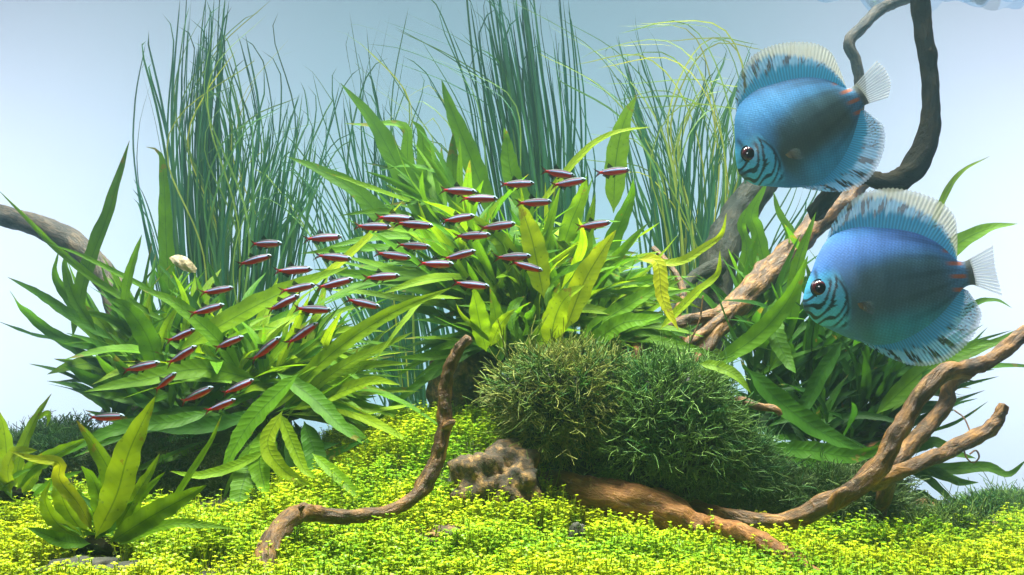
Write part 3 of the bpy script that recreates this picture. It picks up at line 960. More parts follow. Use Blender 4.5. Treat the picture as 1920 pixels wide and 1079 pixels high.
# central fern
t = thing('java_fern', 'large bright fern with strap leaves growing behind the two moss balls', 'fern', P(1010, 800, 1.16), 'large strap-leaved ferns')
rhizome(t, [(860, 640, 1.2, 30), (960, 680, 1.16, 44), (1060, 670, 1.14, 44), (1170, 640, 1.15, 34)])
for pts, w, tn, Y0, Y1 in [
    ([(850, 500), (760, 340), (700, 230), (638, 156)], 54, 2.6, 1.28, 1.24),
    ([(790, 520), (690, 380), (610, 325), (538, 294)], 46, 2.6, 1.26, 1.22),
    ([(900, 470), (775, 330), (760, 240), (690, 235), (645, 232)], 30, 2.0, 1.30, 1.26),
    ([(930, 420), (880, 290), (846, 205), (828, 150)], 46, 2.4, 1.25, 1.22),
    ([(860, 420), (850, 330), (849, 250)], 36, 2.2, 1.25, 1.22),
    ([(830, 400), (800, 320), (790, 250), (770, 225)], 38, 2.3, 1.28, 1.24),
    ([(1000, 420), (960, 330), (950, 260), (945, 240)], 44, 2.2, 1.24, 1.22),
    ([(1150, 400), (1155, 300), (1170, 230), (1194, 178)], 50, 1.7, 1.24, 1.2),
    ([(1000, 400), (1090, 290), (1150, 250), (1222, 238)], 18, 0.9, 1.18, 1.14),
    ([(1020, 560), (1000, 460), (985, 410), (972, 372)], 54, 0.8, 1.04, 1.02),
    ([(1060, 620), (1095, 530), (1130, 470), (1155, 432)], 56, 0.7, 1.04, 1.0),
    ([(1030, 660), (1040, 600), (1060, 560), (1096, 535)], 54, 1.0, 1.02, .98),
    ([(912, 660), (900, 610), (890, 560), (880, 535)], 44, 1.6, 1.04, 1.0),
    ([(940, 660), (932, 610), (925, 570), (918, 540)], 36, 1.8, 1.05, 1.02),
    ([(920, 650), (935, 615), (950, 595), (966, 580)], 28, 1.2, 1.02, 1.0),
    ([(925, 645), (885, 610), (865, 590), (855, 570)], 12, 1.4, 1.03, 1.0),
    ([(1090, 660), (1160, 610), (1210, 600), (1245, 592)], 44, 2.0, 1.04, 1.0),
    ([(1080, 640), (1150, 590), (1200, 560), (1262, 520)], 40, 2.0, 1.06, 1.03),
    ([(1100, 560), (1150, 450), (1180, 380), (1188, 335)], 40, 2.6, 1.15, 1.1),
    ([(1195, 486), (1232, 492), (1242, 560), (1272, 620)], 34, 0.0, .99, .97),
    ([(1235, 620), (1275, 580), (1310, 545), (1345, 515), (1350, 470)], 22, 0.9, 1.03, 1.0),
    ([(1200, 490), (1270, 492), (1320, 465), (1352, 440), (1362, 400)], 20, 0.8, 1.04, 1.0),
    ([(980, 690), (1010, 640), (1040, 590), (1060, 540)], 44, 1.6, 1.05, 1.0),
    ([(985, 560), (950, 470), (900, 420), (880, 400)], 44, 1.4, 1.1, 1.05),
    ([(1050, 480), (1070, 420), (1090, 370), (1100, 330)], 40, 1.7, 1.14, 1.1),
    ([(870, 560), (800, 560), (760, 600), (700, 680)], 14, 1.3, 1.05, 1.0),
    ([(1200, 700), (1160, 680), (1110, 640), (1130, 600)], 34, 3.6, 1.06, 1.04),
]:
    key_leaf(t, pts, w, tn, Y0, Y1)
fill_leaves(t, [
    (900, 560, 1.17, 44, 75, 165, 150, 290, 26, 46, 1.3, 3.0, 0.4),
    (980, 560, 1.16, 50, 50, 140, 140, 260, 28, 48, 0.9, 2.8, 0.4),
    (1070, 560, 1.14, 46, 20, 115, 140, 250, 28, 48, 0.9, 2.8, 0.45),
    (1000, 640, 1.12, 44, 25, 160, 110, 220, 28, 46, 1.0, 3.4, 0.5),
    (1110, 630, 1.10, 40, -5, 90, 100, 200, 26, 42, 1.0, 3.4, 0.5),
    (910, 640, 1.12, 22, 60, 200, 80, 170, 24, 40, 1.2, 3.6, 0.5),
    (860, 480, 1.22, 18, 80, 170, 140, 260, 26, 42, 1.8, 3.0, 0.4),
])

# right fern
t = thing('java_fern', 'large dark green fern with strap leaves beneath the lower blue discus', 'fern', P(1560, 880, 1.14), 'large strap-leaved ferns')
rhizome(t, [(1400, 760, 1.18, 34), (1500, 800, 1.15, 44), (1620, 800, 1.13, 44), (1720, 780, 1.12, 34)])
for pts, w, tn, Y0, Y1 in [
    ([(1440, 700), (1480, 600), (1495, 500), (1530, 398)], 34, 2.1, 1.08, 1.05),
    ([(1330, 690), (1420, 630), (1480, 560), (1515, 480)], 44, 2.2, 1.05, 1.0),
    ([(1455, 560), (1452, 620), (1478, 680), (1492, 700)], 42, 2.7, 1.05, 1.0),
    ([(1400, 690), (1470, 760), (1550, 815), (1640, 858)], 48, 3.5, 1.0, .97),
    ([(1430, 842), (1520, 845), (1600, 856), (1672, 830)], 40, 3.0, .98, .96),
    ([(1310, 682), (1345, 688), (1380, 705), (1408, 738)], 28, 1.6, .94, .92),
    ([(1640, 790), (1760, 690), (1850, 650), (1925, 612)], 32, 2.0, 1.06, 1.02),
    ([(1640, 780), (1740, 690), (1820, 650), (1882, 640)], 42, 2.2, 1.04, 1.0),
    ([(1700, 560), (1780, 470), (1850, 430), (1908, 420)], 42, 1.9, 1.1, 1.05),
    ([(1720, 500), (1765, 380), (1800, 325), (1856, 293)], 16, 1.5, 1.15, 1.12),
    ([(1760, 640), (1820, 575), (1865, 563), (1898, 578)], 16, 2.5, 1.1, 1.06),
    ([(1680, 880), (1780, 880), (1850, 876), (1890, 890), (1925, 862)], 28, 2.5, 1.1, 1.06),
    ([(1700, 870), (1760, 890), (1800, 905), (1835, 905)], 28, 2.8, 1.1, 1.06),
    ([(1680, 870), (1740, 900), (1780, 935), (1810, 952)], 20, 3.0, 1.1, 1.06),
    ([(1800, 990), (1730, 930), (1700, 940), (1660, 960)], 22, 3.0, 1.1, 1.06),
    ([(1700, 850), (1750, 830), (1790, 850), (1830, 860)], 26, 2.8, 1.1, 1.06),
    ([(1560, 800), (1640, 700), (1700, 620), (1760, 560)], 34, 2.6, 1.12, 1.08),
    ([(1580, 640), (1540, 700), (1500, 770), (1440, 800)], 34, 3.8, 1.02, 1.0),
    ([(1480, 860), (1540, 880), (1590, 900), (1600, 930)], 36, 2.9, 1.0, .98),
    ([(1380, 560), (1400, 470), (1390, 420), (1420, 370)], 30, 2.4, 1.32, 1.28),
    ([(1440, 520), (1420, 440), (1410, 400), (1440, 340)], 34, 2.4, 1.30, 1.26),
    ([(1470, 500), (1480, 440), (1460, 400), (1450, 360)], 26, 2.2, 1.3, 1.28),
    ([(1460, 600), (1420, 520), (1410, 480), (1420, 440)], 44, 2.8, 1.22, 1.2),
]:
    key_leaf(t, pts, w, tn, Y0, Y1)
fill_leaves(t, [
    (1430, 720, 1.14, 40, 30, 120, 140, 280, 20, 38, 2.6, 4.6, 0.35),
    (1530, 760, 1.13, 60, 25, 120, 150, 300, 18, 34, 2.8, 4.8, 0.3),
    (1630, 770, 1.11, 56, 28, 105, 130, 260, 18, 32, 2.6, 4.6, 0.3),
    (1680, 790, 1.09, 34, 28, 90, 110, 210, 18, 30, 2.6, 4.6, 0.35),
    (1540, 820, 1.07, 30, -10, 160, 80, 190, 22, 34, 3.4, 5.0, 0.4),
    (1420, 800, 1.08, 20, 0, 150, 80, 160, 22, 34, 3.6, 5.0, 0.4),
    (1560, 620, 1.18, 24, 40, 120, 120, 220, 22, 36, 2.0, 3.8, 0.3),
])

# narrower ferns growing among the large ones
t = thing('java_fern', 'narrow-leaved upright fern growing out of the back of the left fern', 'fern', P(330, 820, 1.20), 'narrow-leaved ferns')
rhizome(t, [(200, 690, 1.22, 24), (330, 720, 1.2, 30), (470, 700, 1.18, 24)])
fill_leaves(t, [
    (245, 690, 1.20, 40, 58, 116, 110, 240, 24, 40, 2.0, 4.2, 0.2),
    (320, 690, 1.19, 40, 55, 120, 110, 230, 24, 40, 1.6, 4.0, 0.2),
    (430, 690, 1.17, 36, 35, 120, 100, 210, 22, 38, 1.2, 3.8, 0.25),
    (540, 700, 1.12, 44, 10, 80, 110, 240, 18, 32, 1.0, 3.4, 0.25),
    (340, 780, 1.10, 30, 20, 160, 70, 150, 24, 40, 2.4, 4.6, 0.3),
])
t = thing('java_fern', 'narrow-leaved bright fern filling the middle of the central fern', 'fern', P(1000, 790, 1.12), 'narrow-leaved ferns')
rhizome(t, [(900, 660, 1.14, 24), (1010, 680, 1.12, 30), (1120, 660, 1.12, 24)])
fill_leaves(t, [
    (905, 590, 1.14, 40, 60, 150, 90, 210, 22, 38, 1.2, 3.6, 0.3),
    (1000, 560, 1.12, 46, 45, 125, 90, 200, 24, 40, 0.9, 3.2, 0.35),
    (1090, 590, 1.11, 44, 10, 100, 90, 210, 22, 38, 0.9, 3.4, 0.35),
    (960, 660, 1.09, 36, 40, 150, 70, 140, 24, 38, 1.6, 4.2, 0.4),
    (1140, 650, 1.09, 34, -10, 60, 80, 170, 20, 32, 1.2, 3.8, 0.35),
    (850, 420, 1.24, 24, 90, 150, 120, 230, 18, 30, 1.6, 3.2, 0.3),
])
t = thing('java_fern', 'narrow-leaved dark fern filling the shade beneath the lower discus', 'fern', P(1560, 860, 1.2), 'narrow-leaved ferns')
rhizome(t, [(1400, 760, 1.22, 24), (1540, 790, 1.2, 30), (1700, 770, 1.18, 24)])
fill_leaves(t, [
    (1400, 640, 1.22, 40, 50, 125, 90, 210, 20, 34, 2.2, 4.2, 0.25),
    (1490, 700, 1.19, 44, 40, 110, 110, 240, 18, 32, 3.0, 4.8, 0.25),
    (1590, 720, 1.17, 44, 30, 100, 110, 230, 18, 30, 2.8, 4.8, 0.25),
    (1670, 740, 1.15, 40, 32, 90, 100, 200, 16, 28, 2.4, 4.6, 0.25),
    (1450, 800, 1.12, 40, 20, 160, 80, 150, 20, 32, 3.8, 5.0, 0.3),
    (1600, 830, 1.10, 36, 10, 150, 80, 150, 20, 30, 3.6, 5.0, 0.3),
])

# small foreground fern
t = thing('java_fern', 'small bright fern with one tall broad leaf standing on the flat dark stone', 'fern', P(185, 1055, .79))
rhizome(t, [(140, 1030, .80, 24), (175, 1022, .79, 40), (225, 1035, .785, 30)])
for pts, w, tn, Y0, Y1 in [
    ([(178, 1010), (218, 930), (243, 845), (291, 744)], 66, 1.1, .78, .77),
    ([(195, 990), (208, 900), (180, 840), (143, 788)], 40, 1.6, .80, .79),
    ([(190, 985), (185, 930), (172, 895), (152, 874)], 40, 1.9, .80, .78),
    ([(175, 1000), (150, 950), (112, 900), (110, 868), (60, 860), (18, 846)], 30, 0.4, .79, .77),
    ([(215, 1000), (255, 930), (280, 890), (300, 850)], 32, 1.5, .79, .78),
    ([(205, 1018), (285, 968), (345, 935), (388, 910)], 52, 1.7, .77, .75),
    ([(215, 1025), (310, 985), (380, 985), (440, 992)], 24, 1.8, .77, .76),
    ([(165, 1010), (128, 960), (112, 915), (108, 870)], 42, 1.2, .80, .79),
    ([(160, 1015), (110, 985), (85, 940), (95, 900)], 36, 1.4, .79, .78),
    ([(185, 1000), (198, 940), (196, 900), (190, 870)], 42, 2.4, .81, .80),
    ([(215, 1010), (250, 960), (265, 930), (310, 885)], 28, 1.7, .80, .79),
    ([(170, 1020), (120, 1015), (80, 1000), (50, 990)], 30, 2.6, .78, .76),
]:
    key_leaf(t, pts, w, tn, Y0, Y1, twist=random.uniform(-.2, .2))
fill_leaves(t, [(185, 1010, .80, 12, 40, 150, 60, 120, 24, 38, 1.6, 4.0, 0.3)])

t = thing('java_fern', 'pale yellow-green fern sprouting at the tank side before the flat-topped mound', 'fern', P(20, 930, .90))
rhizome(t, [(-10, 930, .92, 20), (20, 925, .90, 26), (60, 930, .89, 20)])
for pts, w, tn, Y0, Y1 in [
    ([(25, 920), (40, 850), (65, 790), (97, 738)], 30, 1.5, .90, .88),
    ([(65, 790), (88, 775), (92, 785), (88, 800)], 14, 1.5, .885, .88),
    ([(5, 920), (12, 860), (8, 810), (-2, 770)], 38, 1.3, .90, .88),
    ([(30, 920), (60, 880), (110, 850), (165, 822)], 36, 1.7, .89, .86),
    ([(20, 925), (15, 880), (30, 850), (70, 845)], 34, 0.9, .88, .86),
    ([(20, 925), (-20, 880), (-50, 850), (-90, 840)], 34, 1.2, .88, .86),
    ([(40, 930), (60, 900), (75, 870), (78, 850)], 34, 1.2, .89, .87),
]:
    key_leaf(t, pts, w, tn, Y0, Y1)
fill_leaves(t, [(30, 920, .90, 14, 30, 150, 60, 110, 22, 34, 0.6, 2.4, 0.5)])


# tall grass clumps at the back
def grass(label, strokes, loc):
    t = thing('tall_grass', label, 'grass', loc, 'tall thin-bladed grass clumps')
    for (pts, cnt, spread, Y0, dY, w0, w1, t0, t1, curl) in strokes:
        for k in range(cnt):
            f = random.gauss(0, 1)
            lag = random.uniform(0.72, 1.0)
            Yk = Y0 + random.uniform(-dY, dY)
            m = len(pts)
            jit = (random.uniform(-1, 1) * curl, random.uniform(-1, 1) * curl)
            path = []
            for i, (a, b) in enumerate(pts):
                s = i / (m - 1)
                spx = spread[0] * (1 - s) + spread[1] * s
                aa = a + f * spx + jit[0] * 1.3 * math.sin(s * 3.1 + k) * (0.3 + s) + random.uniform(-1, 1) * curl * 0.22
                bb = pts[0][1] + (b - pts[0][1]) * lag + jit[1] * 0.3 * math.sin(s * 4)
                path.append(P(aa, bb, Yk + 0.05 * math.sin(s * 2 + k)))
            if random.random() < 0.3:
                last, prev = path[-1], path[-2]
                d = last - prev
                path.append(last + d * 0.30 + np.array((random.uniform(-1, 1), random.uniform(-.5, .5), -0.1)) * np.linalg.norm(d) * 0.25)
            n0 = unit(np.array((random.uniform(-1, 1), -1.0, random.uniform(-.2, .5))))
            V, F, lp = leaf_mesh(path, random.uniform(w0, w1) * 0.62 / 1920 * Yk, n0, n=24, wav=0.03, freq=2, fold=0.05, twist=random.uniform(-2.5, 2.5), na=3, wid_pow=(0.10, 0.32), petiole=0.02)
            obj('blade', V, F, M_GRASS, t, {'lp': lp}, color=tint(random.uniform(t0, t1) - 0.35, GRASS_HAZE_TINTS))
    return t


grass('tall thin-bladed grass clump rising behind the left fern', [
    ([(395, 760), (385, 560), (375, 350), (370, 150), (385, -40)], 62, (26, 24), 1.52, .06, 6, 11, 2.6, 4.6, 14),
    ([(430, 760), (425, 560), (430, 380), (450, 220), (420, 60)], 44, (26, 44), 1.50, .07, 5, 9, 2.0, 4.4, 26),
    ([(480, 760), (490, 560), (505, 400), (520, 280), (540, 170)], 54, (26, 36), 1.48, .07, 5, 10, 2.2, 4.6, 22),
    ([(440, 700), (400, 480), (400, 330), (450, 200), (540, 150)], 10, (30, 50), 1.46, .06, 4, 7, 0.6, 2.4, 40),
    ([(420, 700), (440, 420), (380, 200), (400, 80), (470, -30)], 12, (30, 50), 1.46, .06, 4, 7, 0.4, 2.2, 50),
    ([(360, 720), (340, 420), (310, 200), (278, 60), (284, 42)], 4, (8, 5), 1.46, .03, 7, 10, 3.0, 4.0, 5),
    ([(345, 700), (285, 430), (262, 330), (245, 290)], 5, (6, 6), 1.44, .03, 6, 10, 3.2, 4.0, 5),
    ([(330, 700), (262, 350), (256, 200), (278, 80)], 2, (5, 5), 1.46, .03, 4, 6, 3.0, 4.0, 5),
    ([(480, 640), (500, 360), (560, 180), (575, 160), (560, 100)], 6, (20, 30), 1.46, .05, 4, 7, 2.0, 3.6, 30),
    ([(470, 640), (500, 440), (560, 320), (600, 230), (650, 200)], 5, (14, 16), 1.44, .05, 5, 8, 2.6, 4.0, 14),
    ([(520, 700), (545, 500), (560, 380), (580, 260), (600, 100)], 8, (14, 26), 1.46, .05, 4, 7, 2.4, 4.2, 20),
], P(430, 860, 1.5))

grass('sparse curving grass clump behind the gap between left and central ferns', [
    ([(775, 800), (765, 640), (740, 480), (715, 330), (690, 150)], 30, (24, 34), 1.50, .06, 5, 10, 2.8, 4.6, 20),
    ([(825, 790), (825, 640), (805, 500), (770, 380), (725, 260)], 24, (24, 30), 1.46, .06, 6, 10, 3.2, 4.8, 18),
    ([(770, 800), (720, 560), (650, 400), (600, 280), (560, 210)], 12, (16, 30), 1.46, .06, 5, 9, 2.4, 4.0, 20),
    ([(760, 760), (710, 480), (700, 260), (660, 110), (640, -30)], 9, (12, 24), 1.50, .05, 4, 8, 2.6, 4.0, 14),
    ([(765, 760), (725, 480), (720, 260), (730, 120), (760, -30)], 9, (12, 30), 1.50, .05, 4, 8, 2.6, 4.0, 14),
    ([(760, 760), (740, 420), (770, 280), (775, 160), (680, 50)], 6, (10, 20), 1.48, .05, 4, 6, 0.6, 2.4, 24),
    ([(770, 760), (760, 460), (840, 260), (800, 150), (760, 190)], 5, (10, 24), 1.48, .05, 4, 6, 0.6, 2.4, 30),
    ([(740, 760), (640, 480), (560, 330), (520, 300), (470, 420)], 7, (12, 26), 1.44, .05, 4, 6, 1.2, 3.0, 30),
    ([(750, 780), (690, 620), (640, 520), (600, 420), (590, 330)], 10, (18, 26), 1.44, .05, 4, 8, 2.4, 4.2, 16),
    ([(790, 800), (740, 690), (700, 620), (650, 560)], 8, (14, 22), 1.42, .05, 4, 7, 3.0, 4.4, 12),
], P(780, 830, 1.48))

grass('dense tall grass clump rising behind the central fern, tops swept over', [
    ([(1000, 700), (1000, 480), (985, 330), (960, 170), (930, -40)], 66, (26, 26), 1.52, .06, 6, 11, 2.8, 4.8, 12),
    ([(1015, 700), (1020, 480), (1020, 330), (1010, 170), (985, -40)], 46, (24, 26), 1.50, .06, 6, 10, 2.8, 4.6, 12),
    ([(1045, 700), (1060, 480), (1065, 330), (1065, 150), (1050, -20)], 14, (14, 12), 1.50, .05, 6, 9, 2.8, 4.4, 8),
    ([(970, 680), (930, 460), (900, 300), (870, 150), (800, 0)], 10, (16, 24), 1.50, .05, 5, 8, 2.8, 4.2, 14),
    ([(990, 640), (970, 330), (950, 150), (870, 80), (740, 20)], 9, (12, 26), 1.48, .05, 4, 6, 1.6, 3.4, 20),
    ([(960, 640), (900, 430), (850, 300), (800, 230), (700, 60)], 5, (14, 20), 1.46, .05, 4, 7, 2.4, 3.8, 16),
    ([(1060, 640), (1090, 440), (1100, 300), (1070, 180)], 8, (10, 14), 1.48, .04, 5, 8, 2.8, 4.2, 8),
], P(1010, 850, 1.52))

grass('tall arching grass clump rising behind the yellow drooping leaf, tops trailing sideways', [
    ([(1290, 720), (1275, 480), (1255, 330), (1230, 200), (1190, 60)], 40, (28, 26), 1.50, .06, 5, 9, 2.4, 4.4, 14),
    ([(1300, 720), (1300, 500), (1310, 360), (1320, 200), (1350, 90)], 40, (28, 36), 1.48, .06, 5, 9, 2.2, 4.4, 16),
    ([(1330, 700), (1345, 480), (1370, 330), (1385, 200), (1420, 100)], 26, (22, 24), 1.46, .06, 5, 8, 2.2, 4.2, 14),
    ([(1290, 660), (1270, 380), (1240, 200), (1160, 70), (1040, -10)], 9, (16, 24), 1.46, .05, 4, 7, 1.0, 3.0, 16),
    ([(1300, 660), (1290, 380), (1270, 200), (1330, 60), (1430, 70)], 10, (18, 26), 1.46, .05, 4, 7, 0.6, 2.6, 22),
    ([(1310, 660), (1350, 400), (1380, 220), (1330, 40), (1180, 30)], 9, (18, 26), 1.46, .05, 4, 7, 0.4, 2.2, 24),
    ([(1320, 660), (1360, 360), (1330, 150), (1250, 40), (1120, 60)], 6, (18, 20), 1.46, .05, 4, 6, 0.4, 2.0, 24),
    ([(1265, 640), (1230, 420), (1190, 300), (1170, 160)], 7, (10, 14), 1.48, .05, 5, 8, 2.6, 4.0, 8),
    ([(1350, 640), (1300, 420), (1210, 240), (1120, 216)], 5, (14, 12), 1.44, .05, 4, 6, 0.8, 2.2, 20),
    ([(1440, 620), (1440, 480), (1500, 360), (1520, 300)], 8, (20, 26), 1.46, .05, 5, 8, 2.4, 4.0, 12),
], P(1300, 860, 1.5))


# ------------------------------------------------------------------ tetras
def sm(a, b, x):
    t = np.clip((x - a) / (b - a), 0, 1)
    return t * t * (3 - 2 * t)


def mixc(a, b, f):
    f = np.asarray(f)[..., None]
    return np.asarray(a) * (1 - f) + np.asarray(b) * f


M_TETRA = tint_material('tetra skin', 0.0, 0.5, 0.10)
M_FIN_DARK = tint_material('tetra fin', 0.1, 0.6, 0.1, alpha=True)
M_EYE = tint_material('fish eye', 0.0, 0.12, 0.4, coat=0.2)

xs = np.array([-.345, -.30, -.22, -.12, 0, .12, .24, .33, .40, .45, .485, .50])
hs = np.array([.036, .040, .058, .086, .106, .112, .104, .090, .072, .052, .026, .006])
zc = np.array([.004, .004, .004, .002, 0, -.002, -.004, -.004, -.004, -.004, -.006, -.008])
TX = np.concatenate((np.linspace(-.345, .42, 34), np.linspace(.435, .50, 10)))
HH = np.interp(TX, xs, hs)
ZC = np.interp(TX, xs, zc)
nr = 36
th = np.linspace(0, 2 * math.pi, nr, endpoint=False)
TV, TC = [], []
for x, h, z0 in zip(TX, HH, ZC):
    w = h * (0.56 if x < 0.1 else 0.62)
    v = np.sin(th)
    pos = np.column_stack((np.full(nr, x), w * np.cos(th) * (np.abs(np.cos(th)) ** 0.15), z0 + h * v))
    c = np.tile(np.array((0.62, 0.008, 0.016)), (nr, 1))                  # red flank
    c = mixc(c, np.tile((0.45, 0.006, 0.010), (nr, 1)), sm(-.3, -.1, v) * (1 - sm(-.06, .02, v)))
    stripe = sm(-.02, .05, v) * (1 - sm(.46, .54, v)) * sm(-.30, -.20, x)
    c = mixc(c, np.tile((0.08, 0.25, 0.60), (nr, 1)), stripe)
    c = mixc(c, np.tile((0.42, 0.64, 0.84), (nr, 1)), sm(.14, .22, v) * (1 - sm(.32, .40, v)) * sm(-.25, -.1, x) * 0.8)
    back = sm(.48, .58, v)
    c = mixc(c, np.tile((0.020, 0.026, 0.026), (nr, 1)), back)
    belly = sm(-.62, -.85, v) * sm(-.02, .12, x) * (1 - sm(.3, .4, x))
    c = mixc(c, np.tile((0.42, 0.22, 0.24), (nr, 1)), belly * 0.8)
    head = sm(.36, .41, x)
    c = mixc(c, mixc(np.tile((0.16, 0.08, 0.09), (nr, 1)), np.tile((0.22, 0.32, 0.42), (nr, 1)), sm(-.3, .3, v)), head * 0.9)
    TV.append(pos)
    TC.append(c)
TV = np.concatenate(TV)
TC = np.column_stack((np.concatenate(TC), np.ones(len(TV))))
F = grid_faces(len(TX), nr, True).tolist()
F.append(tuple(range((len(TX) - 1) * nr, len(TX) * nr)))
F.append(tuple(reversed(range(nr))))
TF = F
BENDS = (-0.30, -0.12, 0.10, 0.28)


def bent(v, k):
    v = np.array(v, float)
    v[:, 1] += k * np.minimum(v[:, 0] - 0.1, 0) ** 2
    return v


ME_TBODY = [mesh_data('tetra_body', bent(TV, k), TF, M_TETRA, {'col': TC}) for k in BENDS]


def fin_sheet(base, tip, nb=8, nt=6, c_base=(0.02, 0.012, 0.012), c_tip=(0.012, 0.014, 0.018), a0=1.0, a1=0.8, lean=0.0, rays=0.0):
    """sheet between a base polyline and a tip polyline of (x, z) points; lean pushes the tip sideways"""
    b = cr(np.array(base, float), nb)
    q = cr(np.array(tip, float), nb)
    V, Cc = [], []
    for i in range(nt):
        f = i / (nt - 1)
        row = b * (1 - f) + q * f
        y = lean * f * f + rays * np.sin(np.arange(nb) * 2.1) * f
        V.append(np.column_stack((row[:, 0], y, row[:, 1])))
        c = np.array(c_base) * (1 - f) + np.array(c_tip) * f
        Cc.append(np.tile((*c, a0 * (1 - f) + a1 * f), (nb, 1)))
    return np.concatenate(V), grid_faces(nt, nb), np.concatenate(Cc)


def fin_mesh(name, mat, *sheets):
    V, F, Cc, nv = [], [], [], 0
    for v, f, c in sheets:
        V.append(v)
        F.append(f + nv)
        Cc.append(c)
        nv += len(v)
    return [mesh_data(name, bent(np.concatenate(V), k), np.concatenate(F), mat, {'col': np.concatenate(Cc)}) for k in BENDS]


RED = (0.36, 0.02, 0.02)
ME_TAIL = fin_mesh('tail_fin', M_FIN_DARK,
                   fin_sheet([(-.335, .04), (-.34, .0)], [(-.505, .135), (-.41, .012)], c_base=RED, c_tip=(.012, .012, .016), a0=1, a1=.8, rays=.004),
                   fin_sheet([(-.34, .0), (-.335, -.036)], [(-.41, -.005), (-.505, -.135)], c_base=RED, c_tip=(.012, .012, .016), a0=1, a1=.8, rays=.004))
ME_DORSAL = fin_mesh('dorsal_fin', M_FIN_DARK, fin_sheet([(.07, .100), (-.07, .090)], [(-.05, .235), (-.125, .130)], rays=.003))
ME_ADIP = fin_mesh('adipose_fin', M_FIN_DARK, fin_sheet([(-.2, .058), (-.24, .050)], [(-.245, .085), (-.262, .07)]))
ME_ANAL = fin_mesh('anal_fin', M_FIN_DARK, fin_sheet([(-.05, -.092), (-.25, -.046)], [(-.12, -.195), (-.275, -.085)], c_base=(.12, .02, .02), rays=.003))
ME_PELV = fin_mesh('pelvic_fin', M_FIN_DARK, fin_sheet([(.10, -.104), (.05, -.102)], [(.03, -.165), (-.01, -.15)], lean=.03))
ME_PELV2 = fin_mesh('pelvic_fin', M_FIN_DARK, fin_sheet([(.10, -.104), (.05, -.102)], [(.03, -.165), (-.01, -.15)], lean=-.03))
ME_PECT = fin_mesh('pectoral_fin', M_FIN_DARK, fin_sheet([(.29, -.045), (.275, -.07)], [(.20, -.075), (.185, -.10)], lean=.05, a0=.7, a1=.3))


def ball(r, sq, c_in, c_out, cut):
    nu, nw = 9, 14
    V, Cc = [], []
    for i in range(nu):
        a = math.pi / 2 * i / (nu - 1)
        for j in range(nw):
            b = 2 * math.pi * j / nw
            V.append((r * math.sin(a) * math.cos(b), -r * sq * math.cos(a), r * math.sin(a) * math.sin(b)))
            Cc.append((*(c_in if a < cut else c_out), 1))
    return np.array(V), grid_faces(nu, nw, True), np.array(Cc)


v_, f_, c_ = ball(.034, .6, (0.006, 0.006, 0.010), (0.22, 0.28, 0.36), 0.95)
ME_TEYE = mesh_data('eye', v_, f_, M_EYE, {'col': c_})

TETRAS = [(497, 457, -1, 68), (604, 446, 7, 72), (476, 488, 17, 66), (624, 482, -4, 70), (549, 507, 5, 72), (557, 541, 12, 68), (627, 532, 15, 72), (530, 569, 26, 68), (585, 580, 0, 72), (679, 568, -13, 68),
          (697, 425, 3, 72), (738, 409, -4, 76), (775, 421, -4, 74), (774, 461, -4, 66), (735, 479, -4, 72), (714, 519, 5, 70), (817, 495, -3, 72), (858, 410, 5, 70), (884, 442, 5, 72), (932, 424, 11, 72),
          (860, 479, 14, 66), (858, 358, -6, 74), (897, 372, 0, 72), (968, 345, 5, 68), (1000, 380, 5, 70), (1045, 325, -3, 70), (1065, 343, 10, 68), (1147, 322, 9, 70), (1112, 422, 8, 66), (960, 482, 5, 72),
          (986, 499, -16, 64), (882, 534, -5, 70), (405, 545, 13, 62), (387, 581, 18, 66), (339, 630, 21, 64), (427, 643, 21, 64), (340, 667, 29, 70), (263, 688, 14, 70), (308, 717, 33, 62), (367, 741, 25, 70),
          (413, 761, 22, 62), (445, 726, 26, 64), (497, 656, 40, 72), (565, 627, 36, 72), (197, 782, 3, 70)]


SPECIAL = {(1147, 322): 'before the upright fern leaf', (1112, 422): 'alone before the arching tall grass', (197, 782): 'alone above the flat-topped moss mound',
           (738, 409): 'half hidden behind another tetra', (775, 421): 'overlapping a tetra half hidden behind it', (697, 425): 'its nose at a half hidden tetra',
           (1045, 325): 'close above another before dense tall grass', (1065, 343): 'close below another before dense tall grass',
           (858, 358): 'its head over a tetra below it', (897, 372): 'its tail under the head of another', (960, 482): 'its belly over a nose-down tetra', (986, 499): 'under a level tetra',
           (884, 442): 'its head under the tail of another', (932, 424): 'its tail over the head of another', (817, 495): 'its head under the tail of a climbing tetra', (860, 479): 'its tail over the head of a level tetra',
           (882, 534): 'lowest one before the central fern', (565, 627): 'beside another steep one above the broad leaf', (497, 656): 'steepest of the school',
           (413, 761): 'close under another steep one', (445, 726): 'close above another steep one', (557, 541): 'nose at the tail of another', (627, 532): 'tail at the nose of another',
           (497, 457): 'before left tall grass', (476, 488): 'before left tall grass', (604, 446): 'dorsal fin raised, before pale water', (263, 688): 'above the long sideways fern leaf'}


